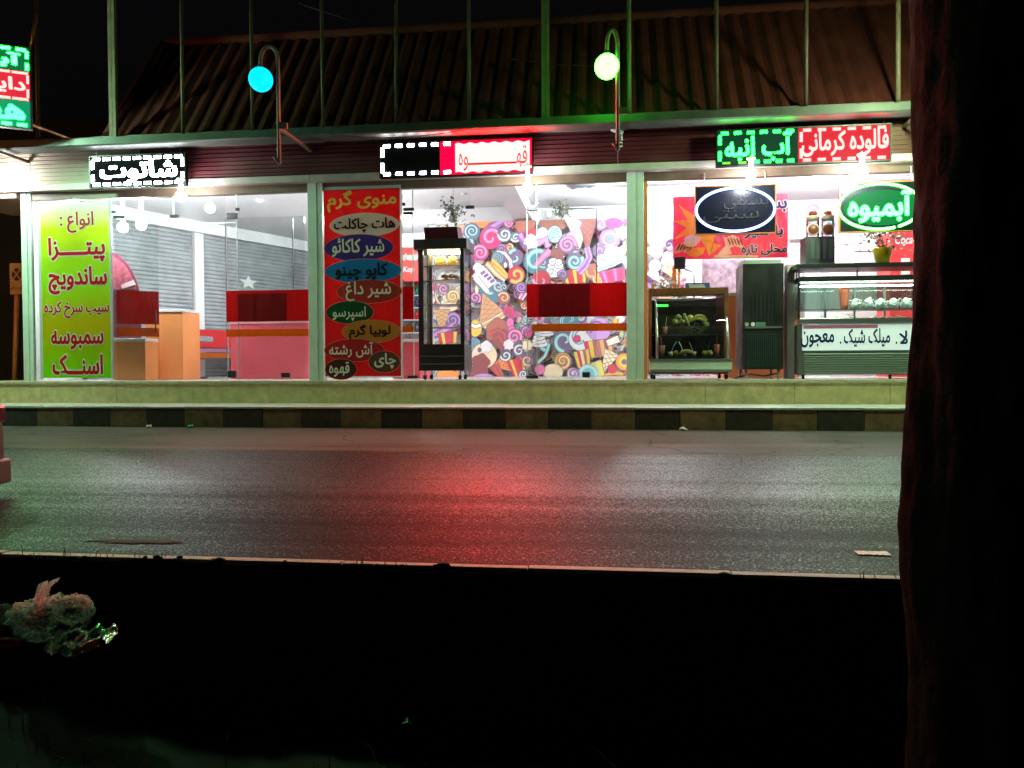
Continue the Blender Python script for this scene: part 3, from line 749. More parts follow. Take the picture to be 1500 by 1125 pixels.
# projecting three-part sign at the left end, turned towards the road
o = F(45,70,-1.0); ax = math.radians(32)
lo = MB(); xf = Matrix.Translation((o.x,-1.0,0)) @ Matrix.Rotation(ax,4,'Z')
zt, zb = F(45,70,-1.0).z, F(45,190,-1.0).z
tl = thing('led_sign', 'stacked green and red LED sign cut off by the left edge of the photo', 'sign', (o.x,-1.0,zb))
def PL(mb): mb.xf = xf; return mb
H = (zt-zb)
b = PL(MB()); b.box(-1.35,0,0,.09,zb,zt,BLACKP); b.build('sign_case', tl, .006)
p = PL(MB()); zz = [zb, zb+H*.36, zb+H*.67, zt]
p.box(-1.33,-.02,-.003,-.001,zz[0]+.02,zz[1]-.01,glow('teal_led_panel',(0,.6,.25),.5)); p.box(-1.33,-.02,-.003,-.001,zz[1]+.01,zz[2]-.01,LRP); p.box(-1.33,-.02,-.003,-.001,zz[2]+.01,zz[3]-.02,LGP); p.build('led_glow_panel', tl)
d = PL(MB())
dashes(d,(-1.32,-.03,zz[2]+.02,zz[3]-.03),-.004,LG2,7,.04,.35,(1,0,0,1)); dashes(d,(-1.32,-.03,zz[1]-.015,zz[2]+.02),-.004,LRW2,6,.03,.1,(1,1,0,1)); dashes(d,(-1.32,-.03,zz[0]+.03,zz[1]-.02),-.004,LGW2,7,.04,.35,(0,1,0,0)); d.build('dash_border', tl)
l = PL(MB())
txt(l,'آبمیوه',(-1.2,-.12,zz[2]+.06,zz[3]-.10),-.005,LGW2,bold=.035)
txt(l,'دایی',(-.62,-.07,zz[1]+.06,zz[2]-.06),-.005,LRW2,bold=.035)
txt(l,'هفت',(-1.1,-.08,zz[0]+.10,zz[1]-.04),-.005,glow('cyan_green_led',(.005,1,.02),55),bold=.035); l.build('lettering', tl)
sp = MB(); top = F(54,22,-.55); sp.tube([(o.x-.06,-.96,zt-.05),top],.022,mat('orange_steel',(.45,.17,.05),.5),8)  # bracket steel coloured orange
a = xf @ Vector((-.05,.06,0)); sp.tube([(a.x,a.y,zb+.1),(a.x+.06,-.13,zb+.1)],.02,_M['orange_steel'],8); sp.build('bracket', tl)

# ------------------------------------------------------------------ gooseneck globe lamps on the fascia
def globe_lamp(px, py, label, col, power, arm_px, top_py, foot_py, rpx=17, Y=-1.25):
    c = F(px,py,Y); rr = rpx/FPX*(c-CAM).dot(_f)
    foot = F(arm_px,foot_py,Y+.0); ax_ = foot.x
    t = thing('globe_lamp', label, 'lamp', (ax_, Y, foot.z), 'globe lamps on curved arms along the eave')
    top = F((px+arm_px)/2,top_py,Y).z
    m_ = MB(); half = (ax_-c.x)/2; mid = (ax_+c.x)/2
    path = [(ax_,Y,foot.z),(ax_,Y,c.z+.18)]
    base = c.z+.24
    for i in range(13):
        w = PI*i/12; path.append((mid+half*math.cos(w),Y,base+(top-base)*math.sin(w)))
    path.append((c.x,Y,c.z+rr*.9))
    m_.tube(path,.026,RUSTY_POLE,10); m_.build('curved_arm', t)
    k = MB(); k.lathe([(.0,rr*1.14),(.045,rr*1.14),(.05,rr*.93),(0,rr*.9)],c,RUSTY_POLE,16); k.build('lamp_collar', t)
    g = MB(); g.sphere(c,rr,glow(col[3]+'_globe',col[:3],power),28,18); g.build('globe', t)
    br = MB(); zb_ = Zg-.02; br.box(ax_+.02,ax_+.12,Y-.02,Y+.02,zb_-.06,zb_+.02,RUSTY_POLE)
    br.box(ax_-.02,ax_+.02,Y+.02,-.13,zb_-.06,zb_-.02,RUSTY_POLE); br.tube([(ax_,Y,foot.z),(ax_-.07,Y-.02,foot.z+.09)],.012,RUSTY_POLE,6); br.build('wall_bracket', t)
    return t
globe_lamp(382,116.5,'glowing cyan blue globe lamp hanging from a curved arm',(.0,.62,1.0,'cyan'),1.5,409,68,240,17.5)
globe_lamp(889,97.5,'glowing whitish green globe lamp hanging from a curved arm',(.026,1.0,.02,'green'),42.0,905,44,220,18)
globe_lamp(-150,130,'globe lamp on a curved arm beyond the left end of the fascia',(.48,1.0,.64,'mint'),600.0,-122,90,250,18,-2.1)
globe_lamp(1395,80,'globe lamp on a curved arm beyond the right end of the fascia',(.66,1.0,.52,'pale_green'),560.0,1422,35,210,18,-2.1)
globe_lamp(-430,140,'amber globe lamp on a curved arm far beyond the left end of the fascia',(1.0,.32,.06,'amber'),330.0,-402,100,260,18,-1.4)
cmr = thing('wall_camera', 'small pale camera fixed to the fascia behind the green lamp arm', 'camera', F(905,190,-.3))
c_ = MB(); q = F(897,188,-.32); c_.tube([q,q+Vector((.13,.10,-.03))],.04,WHITEP,12); c_.build('camera_body', cmr)
c_ = MB(); c_.tube([q+Vector((.12,.1,-.02)),q+Vector((.14,.17,-.12))],.015,WHITEP,8); q = F(908,212,-.28); c_.tube([q+Vector((-.03,0,.03)),q+Vector((.03,0,.03)),q+Vector((.035,0,-.02)),q+Vector((-.02,0,-.03))],.012,WHITEP,8); c_.build('camera_bracket', cmr)
# ------------------------------------------------------------------ steel poles rising from the gutter
PO = [(54.5,.028,0,'thin steel pole standing beside the stacked LED sign'),(165.5,.045,1,'thick cream steel pole, the first from the left on the gutter'),(267,.026,0,'thin steel pole rising above the white lettered LED sign'),
 (369,.026,0,'thin steel pole right behind the cyan globe lamp'),(473,.026,0,'thin steel pole rising from the gutter above the post left of the red menu banner'),(580,.026,0,'thin steel pole above the dark half of the red LED sign'),
 (687,.026,0,'thin steel pole above the glowing half of the red LED sign'),(799,.045,1,'thick cream steel pole left of the green globe lamp'),(922,.030,1,'pale pole lit green just right of the green globe lamp'),
 (1050,.028,0,'thin steel pole above the green end of the wide LED sign'),(1181,.028,0,'thin steel pole above the middle of the wide LED sign'),(1316,.032,1,'pole lit red beside the dark tree trunk')]
for i, (px, rd_, k, lb) in enumerate(PO):
    m_ = MB(); Yp = -.46; x = X(px,Yp,120); z0 = Zg+.035
    lean = random.uniform(-.02,.02)
    if k and rd_ > .04:
        for s in (-1,1): m_.box(x+s*.028-.025,x+s*.028+.025,Yp-.03,Yp+.03,z0,z0+2.9,RUSTY_POLE)
    else: m_.tube([(x,Yp,z0),(x+lean*.5,Yp,z0+1.4),(x+lean,Yp,z0+2.9)],rd_,RUSTY_POLE if k else STEEL_POLE,8)
    m_.box(x-.06,x+.06,Yp-.05,Yp+.05,z0-.012,z0+.012,STEEL_POLE)
    m_.single('steel_pole', lb, 'pole', 'steel poles standing in a row on the gutter')
def wire(pts, label, r=.006, name='cable'):
    w = MB(); w.tube(pts,r,BLACKP,5); w.single(name,label,'cable')
def sag(a, b, s, n=14): return [a.lerp(b,i/n)+Vector((0,0,-s*4*(i/n)*(1-i/n))) for i in range(n+1)]
wire(sag(F(470,195,-.66),F(700,186,-.66),.10),'thin dark cable sagging along the gutter above the red LED sign')
wire(sag(F(436,4,2.0),F(620,55,2.0),.05)+sag(F(620,55,2.0),F(905,98,-.7),.12)[1:],'thin overhead wire running down across the dark roof to the green lamp',.008,'overhead_wire')
# ------------------------------------------------------------------ bulbs
BULB = glow('bulb_glow',(.93,.97,1.0),1150.0)
BULBX = glow('far_left_bulb_glow',(.93,.97,1.0),150.0); BULBF = glow('front_bulb_glow',(.93,.97,1.0),330.0); BULBN = glow('near_bulb_glow',(.93,.97,1.0),560.0)
def bulb(px, py, Y, label, r=.075, ztop=Zc, m=BULB):
    c = F(px,py,Y)
    t = thing('light_bulb', label, 'light bulb', (c.x,Y,ztop), 'white bulbs under the ceiling')
    k = MB(); k.lathe([(0,0),(.06,0),(.06,-.02),(.03,-.03),(.028,c.z-ztop+r*1.25),(.0,c.z-ztop+r*1.2)] if ztop-c.z > r*1.4 else [(0,0),(.05,0),(.05,-.02),(0,-.02)],(c.x,Y,ztop),WHITEP,14); k.build('bulb_holder', t)
    if m == BULBF:
        a = MB(); a.box(c.x-.012,c.x+.012,Y-.02,-.151,ztop,ztop+.024,WHITEP); a.build('bracket', t)
    g = MB(); g.sphere(c,r,m,16,10); g.build('bulb', t)
bulb(265,288,-.42,'bright bulb under the lintel of the left bay below the white LED sign',.075,Zl+.15,BULBF)
bulb(207,329,.55,'bulb deep in the left bay, right one of a pair',.08,Zc,BULBN)
bulb(180,333,.5,'bulb deep in the left bay, left one of a pair',.08,Zc,BULBN)
bulb(773,277,-.42,'bright bulb under the lintel below the glowing red LED sign',.075,Zl+.15,BULBF)
bulb(848,283,2.2,'bulb hanging under a round ceiling plate above the sweets mural',.042,Zc-.05)
bulb(968,309,2.6,'bulb glowing left of the pink ice cream banner',.07,Zc-.05)
bulb(1100,255,-.42,'bright bulb above the unlit oval sign with a blue ring',.07,Zl+.15,BULBF)
bulb(1262,252,-.42,'bright bulb above the green oval neon sign',.08,Zl+.15,BULBF)
bulb(1180,240,1.2,'bulb hidden above the lintel of the right bay',.085)
bulb(320,262,1.3,'bulb hidden above the lintel of the left bay',.075)
bulb(-6,264,-.42,'glaring white bulb at the left end of the fascia',.10,Zg-.01,BULBX)
bulb(560,330,4.6,'bulb at the back of the shop behind the red menu banner',.08)
bulb(528,320,1.3,'unseen bulb added behind the red hot drinks banner',.06)  # added out of view to light the banner from behind
bulb(110,320,.75,'bulb hidden behind the lime green banner',.045)
bulb(680,250,2.6,'bulb hidden above the lintel of the middle bay',.08)
bulb(1210,268,2.2,'bulb at the back of the right bay behind the signs',.075,Zc-.05)
bulb(380,290,2.6,'bulb far back in the left bay along the shutters',.07)
# ------------------------------------------------------------------ sweets mural (a flat print on the rear wall)
PAL = {'pk':(236,120,178),'pl':(245,170,205),'hp':(226,54,120),'pu':(150,98,178),'li':(206,160,222),'aq':(126,200,205),'la':(190,232,232),'tl':(74,136,152),'gb':(110,160,182),
 'or':(238,158,82),'ye':(240,205,90),'cr':(246,226,190),'tan':(214,168,124),'br':(176,106,88),'cb':(148,78,76),'rd':(204,54,70),'wh':(246,244,244),'dk':(118,98,130),'ln':(106,86,108),'gr':(190,214,150),'go':(222,170,88)}
class Mural(MB):
    def __init__(s, Y): super().__init__(); s.Y = Y; s.k = 0
    def c(s, n): return mat('mural_ink_'+n, tuple(v*.95+.03 for v in S(*PAL[n])), .5)
    def P(s, pts, n):
        s.k += 1; Y = s.Y-.00008*s.k
        q = [F(px,py,s.Y) for px, py in pts]
        q = [(min(max(p.x,s.lim[0]),s.lim[1]),Y,min(max(p.z,s.lim[2]),s.lim[3])) for p in q]
        s.add(q,[tuple(range(len(q)))],s.c(n))
    def strip(s, path, ws, n):
        s.k += 1; Y = s.Y-.00008*s.k; vs = []
        for i,(x,y) in enumerate(path):
            a = path[max(0,i-1)]; b = path[min(len(path)-1,i+1)]
            dx,dy = b[0]-a[0],b[1]-a[1]; l = math.hypot(dx,dy) or 1
            for sg in (1,-1):
                p = F(x-dy/l*ws[i]*sg,y+dx/l*ws[i]*sg,s.Y)
                vs.append((min(max(p.x,s.lim[0]),s.lim[1]),Y,min(max(p.z,s.lim[2]),s.lim[3])))
        s.add(vs,[(2*i,2*i+1,2*i+3,2*i+2) for i in range(len(path)-1)],s.c(n))
    def band(s, path, w0, w1, col, hi=None):
        n = len(path); ws = [w0+(w1-w0)*i/(n-1) for i in range(n)]
        s.strip(path,[w+.75 for w in ws],'ln'); s.strip(path,ws,col)
        if hi: s.strip([(x,y) for x,y in path],[w*.42 for w in ws],hi)
    def disc(s, cx, cy, rx, ry=None, col='wh', a=0, out=True):
        ry = ry or rx; ca,sa = math.cos(a),math.sin(a)
        def ring(k): return [(cx+(rx+k)*math.cos(w)*ca-(ry+k)*math.sin(w)*sa, cy+(rx+k)*math.cos(w)*sa+(ry+k)*math.sin(w)*ca) for w in [2*PI*i/26 for i in range(26)]]
        if out: s.P(ring(.7),'ln')
        s.P(ring(0),col)
    def spiral(s, cx, cy, R_, col, hi=None, d=1, turns=1.7, a0=0, back='dk', w=.27, tail=0):
        if back: s.disc(cx,cy,R_*.92,col=back)
        n = 40; path = []
        if tail:
            tx,ty = math.cos(a0+d*PI/2)*-1,math.sin(a0+d*PI/2)*-1
            for i in range(8): 
                k = tail*(1-i/8); path.append((cx+R_*.85*math.cos(a0)+tx*k, cy+R_*.85*math.sin(a0)+ty*k+k*k*.01))
        for i in range(n+1):
            t = i/n; r = R_*(.86*(1-t)+.12*t); w_ = a0+d*2*PI*turns*t; path.append((cx+r*math.cos(w_),cy+r*math.sin(w_)))
        s.band(path,R_*w*.62,R_*w*.32,col,hi)
    def rings(s, cx, cy, R_, cols):
        for i,c in enumerate(cols): s.disc(cx,cy,R_*(1-i/len(cols)),col=c,out=i == 0)
    def cone(s, x, y, ang, ln, w, col='tan', line='br'):
        ca,sa = math.cos(ang),math.sin(ang)
        T = lambda u,v:(x+u*ca-v*sa,y+u*sa+v*ca)
        s.P([T(-.8,-w-.8),T(ln+1.5,0),T(-.8,w+.8)],'ln'); s.P([T(0,-w),T(ln,0),T(0,w)],col)
        for k in range(1,6):
            u = ln*k/6; ww = w*(1-k/6)
            s.strip([T(u,-ww),T(max(0,u-ln*.22),ww*1.1 if ww*1.1 < w else w)],[.35]*2,line); s.strip([T(u,ww),T(max(0,u-ln*.22),-min(w,ww*1.1))],[.35]*2,line)
    def bag(s, x, y, ang, ln, w, cols, n=6):
        ca,sa = math.cos(ang),math.sin(ang); T = lambda u,v:(x+u*ca-v*sa,y+u*sa+v*ca)
        s.P([T(-w-.8,-.8),T(w+.8,-.8),T(w*.8+.8,ln+.8),T(-w*.8-.8,ln+.8)],'ln')
        for i in range(n):
            a,b = -1+2*i/n,-1+2*(i+1)/n
            s.P([T(w*a,0),T(w*b,0),T(w*.8*b,ln),T(w*.8*a,ln)],cols[i % len(cols)])
    def blob(s, cx, cy, r, col, drips=5, seed=1, down=True, out=True):
        rn = random.Random(seed); pts = []
        for i in range(40):
            w = 2*PI*i/40; k = r*(1+.08*math.sin(w*5+seed))
            if math.sin(w) > .1: k *= 1+.35*max(0,math.sin(w*drips*2.0+seed))
            pts.append((cx+k*math.cos(w),cy+k*math.sin(w)))
        if out: s.P([(cx+(x-cx)*1.06,cy+(y-cy)*1.06) for x,y in pts],'ln')
        s.P(pts,col)
    def stack(s, cx, cy, w, h, col, line, n=4):
        for i in range(n):
            k = 1-i/n*.65; s.disc(cx,cy-h*i/n,w*k,h/n*.8,col)
            s.strip([(cx-w*k*.7,cy-h*i/n+1),(cx+w*k*.7,cy-h*i/n-1.5)],[.35,.35],line)
mu = Mural(3.797)
mu.lim = (MX0+.003,X(1080,3.8),Zs+.0,Z(326,3.8,800))
mu.P([(600,300),(1100,300),(1100,570),(600,570)],'wh')
rn = random.Random(11)
# a bed of overlapping shapes first, then the large motifs the photo shows
cl_ = ['pk','aq','la','pu','or','li','rd','ye','pl','gb','cr','tan','hp','wh','br','pu','cr','wh','pl']
for i in range(620):
    x,y = rn.uniform(626,1085),rn.uniform(322,560); R_ = rn.uniform(4,9.5); k = rn.random(); c = rn.choice(cl_); h = rn.choice(cl_)
    if k < .32: mu.spiral(x,y,R_,c,rn.choice(['wh','la','pl',None]),rn.choice((1,-1)),rn.uniform(1.2,2),rn.uniform(0,6),rn.choice(['dk','pu','wh','tl','cr','pl','la',None]),tail=rn.uniform(0,14))
    elif k < .45: mu.rings(x,y,R_,[c,h,rn.choice(cl_)])
    elif k < .58: mu.blob(x,y,R_*.9,c,rn.randint(3,6),i)
    elif k < .70: mu.bag(x,y,rn.uniform(-.8,.8),R_*2,R_*.8,[c,h,c],5)
    elif k < .80: mu.cone(x,y,rn.uniform(.6,2.4),R_*2.4,R_*.8)
    elif k < .9: mu.stack(x,y,R_,R_*1.6,rn.choice(['wh','cr','la','pl']),'ln')
    else:
        a = rn.uniform(0,3); mu.band([(x+t*math.cos(a+t*.04),y+t*math.sin(a+t*.04)) for t in range(0,30,2)],R_*.5,R_*.2,c,h)
D = mu
D.P([(690,329),(735,327),(722,338),(700,337)],'or'); D.blob(772,333,14,'br',4,3); D.disc(812,331,20,11,'br'); D.spiral(695,342,12,'gb','la',1,1.8,2.0,'tl'); D.band([(718,344),(724,336),(733,330),(741,326)],7,5,'pu','li'); D.spiral(748,330,7,'pk','pl',-1,1.3,2,'pl')
D.spiral(722,352,17,'pk','pl',-1,1.1,.3,'hp',.3); D.spiral(707,373,12.5,'pk','pl',1,1.7,3.2,'hp'); D.spiral(742,347,11,'la','wh',-1,1.6,3.2,'dk'); D.spiral(758,351,8,'la','wh',-1,1.5,2.8,'tl'); D.band([(764,346),(770,356),(776,368)],6,5,'pu','li')
D.spiral(738,368,7.5,'pu','li',1,1.4,4); D.spiral(749,366,6.5,'ye','cr',1,1.2,4.5,'br'); D.spiral(757,380,13,'aq','la',-1,.9,-1.5,'dk',.32); D.rings(742,384,11,['dk','dk']); D.band([(731,372),(742,374),(750,384),(752,396),(748,408)],2,2.4,'wh'); D.disc(743,391,2.2,4,'wh')
D.disc(732,381,8.5,col='gb'); D.spiral(732,381,8,'tl','la',1,2.3,0,None,.18); D.band([(722,386),(734,396),(747,409)],6,3,'ye','or'); D.band([(716,388),(728,402),(742,414)],4,3,'tan','cr')
D.spiral(759,405,13,'or','ye',-1,1.1,2.4,'rd',.36); D.spiral(766,423,8,'pu','li',1,1.6,1,'dk'); D.spiral(724,428,19,'aq','la',-1,.8,.1,'tl',.34); D.spiral(733,421,10,'la','aq',1,1.5,5.6,'dk'); D.spiral(741,423,6,'aq','la',1,1.3,2,'dk')
D.band([(703,399),(713,409),(723,421)],11,10,'wh'); 
for i in range(4): D.band([(708+i*4.5,404+i*4),(714+i*4.5,400+i*4)],1.4,1.4,'pu')
D.band([(700,409),(710,420),(718,430)],4,3,'wh'); D.blob(703,394,6,'wh',4,5)
D.spiral(741,438,9.5,'or','cr',1,1.2,3.5,'br'); D.spiral(700,438,9,'pk','li',-1,1.5,1); D.disc(702,427,2.5,6,'cr')
D.cone(726,470,-1.95,42,22); D.band([(711,479),(726,471),(741,462)],4.5,4.5,'cr','tan'); D.blob(733,484,16,'br',2,4); D.blob(738,497,13,'cb',2,8); D.band([(722,490),(732,484),(742,490),(744,502)],3,2,'rd','br'); D.band([(726,498),(734,494),(739,503)],2,2,'br','rd')
D.disc(748,458,7.5,col='hp'); D.spiral(748,458,6,'rd','hp',1,1.6,1,None,.2); D.disc(750,474,5,7,'pk'); D.disc(752,484,5,5,'pk'); D.spiral(756,494,12,'pk','pl',-1,1.6,.5,'dk',.3); D.spiral(763,514,10.5,'la','wh',-1,1.4,.2,'dk'); D.disc(776,490,5,col='hp')
D.disc(700,482,9,12,'ye'); D.band([(692,475),(700,480),(708,477)],2.5,2.5,'wh'); D.spiral(697,505,11,'aq','tl',1,.7,3.3,'gb'); D.disc(713,521,18,col='cr'); D.blob(708,531,12,'cb',3,2); D.disc(706,513,2,3,'dk'); D.blob(716,508,8,'wh',4,3)
D.blob(706,548,13,'cb',3,6); D.disc(712,552,14,5,'li'); D.cone(733,527,.7,26,13,'or','rd'); D.bag(727,536,-.5,20,7,['rd','br'],4); D.bag(757,526,-.25,30,12,['rd','ye','rd','rd'],6); D.blob(748,505,7,'wh',4,9); D.spiral(744,521,9,'la','wh',-1,1.3,3); D.spiral(769,548,7,'la','wh',1,1.5,1,'dk')
D.blob(783,350,11,'rd',5,2); D.blob(781,357,10,'wh',4,4); D.disc(797,346,8,9,'wh'); D.disc(814,347,10,12,'la'); D.stack(814,352,9,15,'la','tl'); D.cone(845,322,1.45,46,17,'cr','tan'); D.cone(861,318,1.57,55,14,'cb','br'); D.band([(846,325),(851,331),(846,341),(834,348),(826,356)],2,3,'li','pl'); D.spiral(832,362,14,'pk','li',-1,1.9,.1,'dk')
D.spiral(843,386,13.5,'aq','la',1,1.6,-.6,'dk',.32); D.spiral(788,386,20,'aq','la',-1,1.1,-.5,'tl',.30); D.spiral(797,388,8,'la','aq',1,1.4,1,'dk'); D.band([(787,392),(797,380),(808,370)],4,5,'pk','pl'); D.band([(790,360),(802,354),(804,366)],5,4,'li','pl'); D.blob(818,376,9,'cb',3,3); D.stack(812,404,12,24,'wh','ln'); D.stack(820,402,9,20,'wh','ln')
D.bag(842,398,-.15,20,17,['ye','rd','rd'],7); D.spiral(795,412,14,'pk','pl',-1,.6,3.2,'rd'); D.spiral(826,405,8,'pu','li',1,1,3); D.spiral(869,401,13,'or','tan',-1,.8,4,'br'); D.spiral(878,412,10,'go','cr',-1,.8,3.6,'or'); D.rings(893,354,14.5,['pu','li','pu','tl']); D.band([(860,366),(864,380),(858,392),(848,402)],4,5,'li','pu')
D.spiral(880,371,12,'li','pu',1,1.2,5.4,'dk'); D.bag(896,398,-.18,17,19,['hp','pk','hp','rd'],9); D.disc(883,385,10,9,'wh'); D.disc(899,376,14,11.5,'wh'); D.band([(875,398),(896,391),(917,380)],3,3,'la','aq'); D.disc(899,331,13,7,'hp'); D.spiral(880,334,8,'pk','pl',1,.8,5); D.blob(911,345,8,'wh',4,8)
D.spiral(835,470,14,'la','tl',1,.8,2.6,'tl'); D.spiral(828,500,18,'aq','la',1,.95,1.6,'dk',.26); D.band([(800,514),(792,506),(798,498),(806,506),(800,522),(790,532)],3,2,'aq','la'); D.spiral(852,497,19,'aq','la',-1,.7,-1.2,'wh',.24,tail=20); D.disc(846,497,5,col='hp'); D.stack(792,505,12,20,'wh','ln'); D.stack(800,490,13,16,'wh','li'); D.spiral(878,484,18,'pu','li',1,.6,2.8,'li')
D.bag(868,500,-.15,24,12,['hp','ye','br'],4); D.bag(884,498,-.15,24,12,['br','tan','cb','go'],4); D.bag(852,514,-.2,24,11,['ye','rd','cr','br'],5); D.spiral(826,529,13,'or','cr',-1,1.5,2.8,'go',.32); D.cone(897,516,2.0,42,11,'cr','ln'); D.bag(873,530,-.3,22,8,['ye','gr'],3); D.band([(886,550),(898,546),(912,548)],2.5,2.5,'go','or'); D.disc(897,540,7,6,'rd')
D.rings(914,530,12,['or','ye','dk']); D.disc(910,490,3,5,'gr'); D.bag(906,497,1.2,18,5,['wh','cr'],3); D.rings(862,548,14,['la','aq','gb']); D.spiral(841,547,9,'li','pu',-1,1.4,1,'wh'); D.disc(812,545,14,12,'cr'); D.disc(793,541,7,col='pk'); D.spiral(775,528,9,'or','cr',1,1.2,1); D.blob(775,506,7,'cr',4,1)
# the stretch seen through the tall display cabinet and through the right bay
D.stack(662,452,13,28,'cr','ln'); D.spiral(668,436,10,'cr','ye',-1,1.6,.4,'go'); D.spiral(668,470,12,'pu','li',-1,1.6,.6,'dk',.3); D.cone(652,455,1.57,36,12,'tan','br'); D.band([(640,492),(655,486),(668,478)],5,6,'pu','li'); D.bag(660,488,-.1,16,14,['rd','ye','rd','rd'],6); D.disc(662,548,17,8,'or'); D.band([(650,540),(662,536),(674,541)],3,3,'rd','cr'); D.spiral(655,425,8,'pk','pl',1,1.4,1)
D.spiral(976,345,11,'li','pl',-1,1.2,4,'dk'); D.disc(962,355,12,col='cr')
for i in range(30): D.disc(962+rn.uniform(-11,11),357+rn.uniform(-11,11),1.8,1.4,rn.choice(['hp','wh','br','pl']),out=False)
D.spiral(960,372,10,'pk','li',1,1.3,1,'br'); D.stack(976,388,9,16,'cr','ln'); D.bag(972,392,-.9,26,8,['tan','go','cr','br'],6); D.band([(950,400),(962,410),(975,420)],6,4,'wh','li'); D.spiral(958,392,9,'cr','go',1,1.3,2,'gr')
mu.single('wall_mural','large mural of swirling sweets, cones and cupcakes covering the rear wall','mural')
# narrow strip of mural that shows at the far right above the coffee hoppers
m2 = Mural(3.797); m2.lim = (X(1150,3.8),X(1226,3.8),Z(350,3.8,1190),Z(298,3.8,1190))
m2.P([(1140,290),(1240,290),(1240,360),(1140,360)],'pl'); m2.blob(1164,312,13,'br',3,2); m2.rings(1171,312,9,['go','cr','br']); m2.spiral(1192,310,12,'pk','pl',1,1.3,1); m2.blob(1212,308,12,'cr',4,6); m2.spiral(1215,330,10,'aq','la',1,1.4,2); m2.disc(1185,332,10,6,'hp')
m2.single('wall_mural','small pink and brown strip of mural showing beside the transparent coffee hoppers','mural')
# ------------------------------------------------------------------ left bay furniture
PEACH = mat('peach_laminate', (.86,.32,.10), .45, noise=1.5, amt=.06)
def counter(name, label, q, Y, dep, m, topm, extra=None, tp=.05):
    r = R(*q,Y); t = thing(name,label,'counter',((r[0]+r[1])/2,Y,Zs))
    b = MB(); b.box(r[0],r[1],Y,Y+dep,Zs,r[3]-tp,m); b.build('counter_front',t,.004)
    b = MB(); b.box(r[0]-.012,r[1]+.012,Y-.015,Y+dep,r[3]-tp+.001,r[3],topm); b.build('counter_top',t,.006)
    if extra: extra(t,r,Y)
    return t
counter('serving_counter','peach orange counter with a white top in the left bay',(214,453,268,556),1.05,.55,PEACH,WHITEP)
counter('low_counter','low peach counter seen under the half open left door',(166,496,213,556),.55,.35,PEACH,WHITEP)
def stripe(t,r,Y):
    s_ = MB(); s_.box(r[0],r[1],Y-.004,Y-.001,Zs+.3,Zs+.36,ORANGE); s_.build('stripe',t)
counter('pink_counter','long pink counter behind the door of the left bay',(338,470,452,556),1.6,.7,PINK,mat('pale_pink_top',(.72,.35,.38),.35))
# red wainscot running along the shutters with a lilac panel and an orange rail, dark leg in front
wn = thing('red_bench','red bench back with an orange rail running along the grey shutters','bench',SW(4,Zs,.4))
b = MB(); sbox(b,2.3,8.4,.42,.46,Zs+.62,Zs+.62+.37,RED); b.build('bench_back',wn)
b = MB(); sbox(b,2.3,8.4,.395,.419,Zs+.40,Zs+.50,STO); b.build('orange_rail',wn)
b = MB(); sbox(b,2.9,4.8,.395,.418,Zs+.52,Zs+.92,mat('lilac_panel',(.36,.16,.25),.3)); b.build('lilac_panel',wn)
b = MB(); sbox(b,2.3,8.4,.40,.85,Zs+.37,Zs+.395,mat('dark_seat',(.05,.04,.045),.5)); b.build('bench_seat',wn)
for k in (2.4,4.6,6.8): b = MB(); sbox(b,k,k+.08,.48,.8,Zs,Zs+.368,BLACK); b.build('leg',wn)
tb = thing('cafe_table','small table with a thick black leg beside the peach counter','table',(X(277,2.0),2.0,Zs))
b = MB(); b.rbox(R(271,500,283,556,2.0),2.0,2.14,mat('charcoal_leg',(.035,.035,.045),.4)); b.build('table_leg',tb,.01)
b = MB(); r = R(262,492,292,500,2.0); b.box(r[0],r[1],1.85,2.5,r[2],r[3],mat('grey_table_top',(.30,.33,.36),.3)); b.build('table_top',tb,.008)
b = MB(); r = R(268,545,288,556,2.0); b.box(r[0]-.05,r[1]+.05,1.9,2.3,Zs-.003,Zs+.03,BLACK); b.build('table_foot',tb,.008)
# fan-shaped poster and star on the side wall
ps = MB(); pts = []
Q = lambda px,py,Y: F(px,py,Y)
def arc(r_):
    c = (150,448); return [(c[0]+r_*math.cos(w),c[1]-r_*1.45*math.sin(w)) for w in [PI/2*i/16 for i in range(17)]]
pYs = .72
def pp(mb, pts, Y, m): mb.prism([(F(a,b_,pYs).x,F(a,b_,pYs).z) for a,b_ in pts],Y,Y+.006,m)
pp(ps,[(150,495),(207,495)]+arc(56),pYs,mat('maroon_poster_print',S(120,52,74),.4)); pp(ps,[(150,424)]+[(a,min(b_,424)) for a,b_ in arc(52)],pYs-.008,mat('rose_poster_print',S(172,84,104),.4,noise=14,amt=.6))
pp(ps,[(178,418),(196,410),(199,417),(180,423)],pYs-.016,mat('pale_poster_print',S(245,200,215),.4)); pp(ps,[(170,424),(184,426),(186,440),(172,440)],pYs-.016,mat('violet_poster_print',S(120,110,150),.4))
ps.single('fan_poster','quarter round maroon and pink poster behind the half open left door','poster')
sr = MB(); c = SW(6.2,0,.03); c.z = F(362,413,4.6).z
t0 = 4.0
best = min((abs((lambda d:(d.dot(_r)/d.dot(_f))*FPX+750-362)(SW(t/20,1.6)-CAM)),t/20) for t in range(60,180))[1]
pts = []
zc_ = CAM.z+(535-413)/FPX*(SW(best,0)-CAM).dot(_f)
for i in range(10):
    k = .17 if i % 2 == 0 else .075; w = PI/2+PI*i/5
    pts.append(SW(best+k*1.6*math.cos(w),zc_+k*math.sin(w),.035))
sr.add(pts+[p+Vector((-snrm.x,-snrm.y,0))*-.02 for p in pts],[tuple(range(10)),tuple(range(19,9,-1))]+[(i,(i+1)%10,10+(i+1)%10,10+i) for i in range(10)],mat('silver_star',(.75,.8,.78),.3))
sr.single('star_ornament','small pale silver star fixed on the dark shutter','ornament')
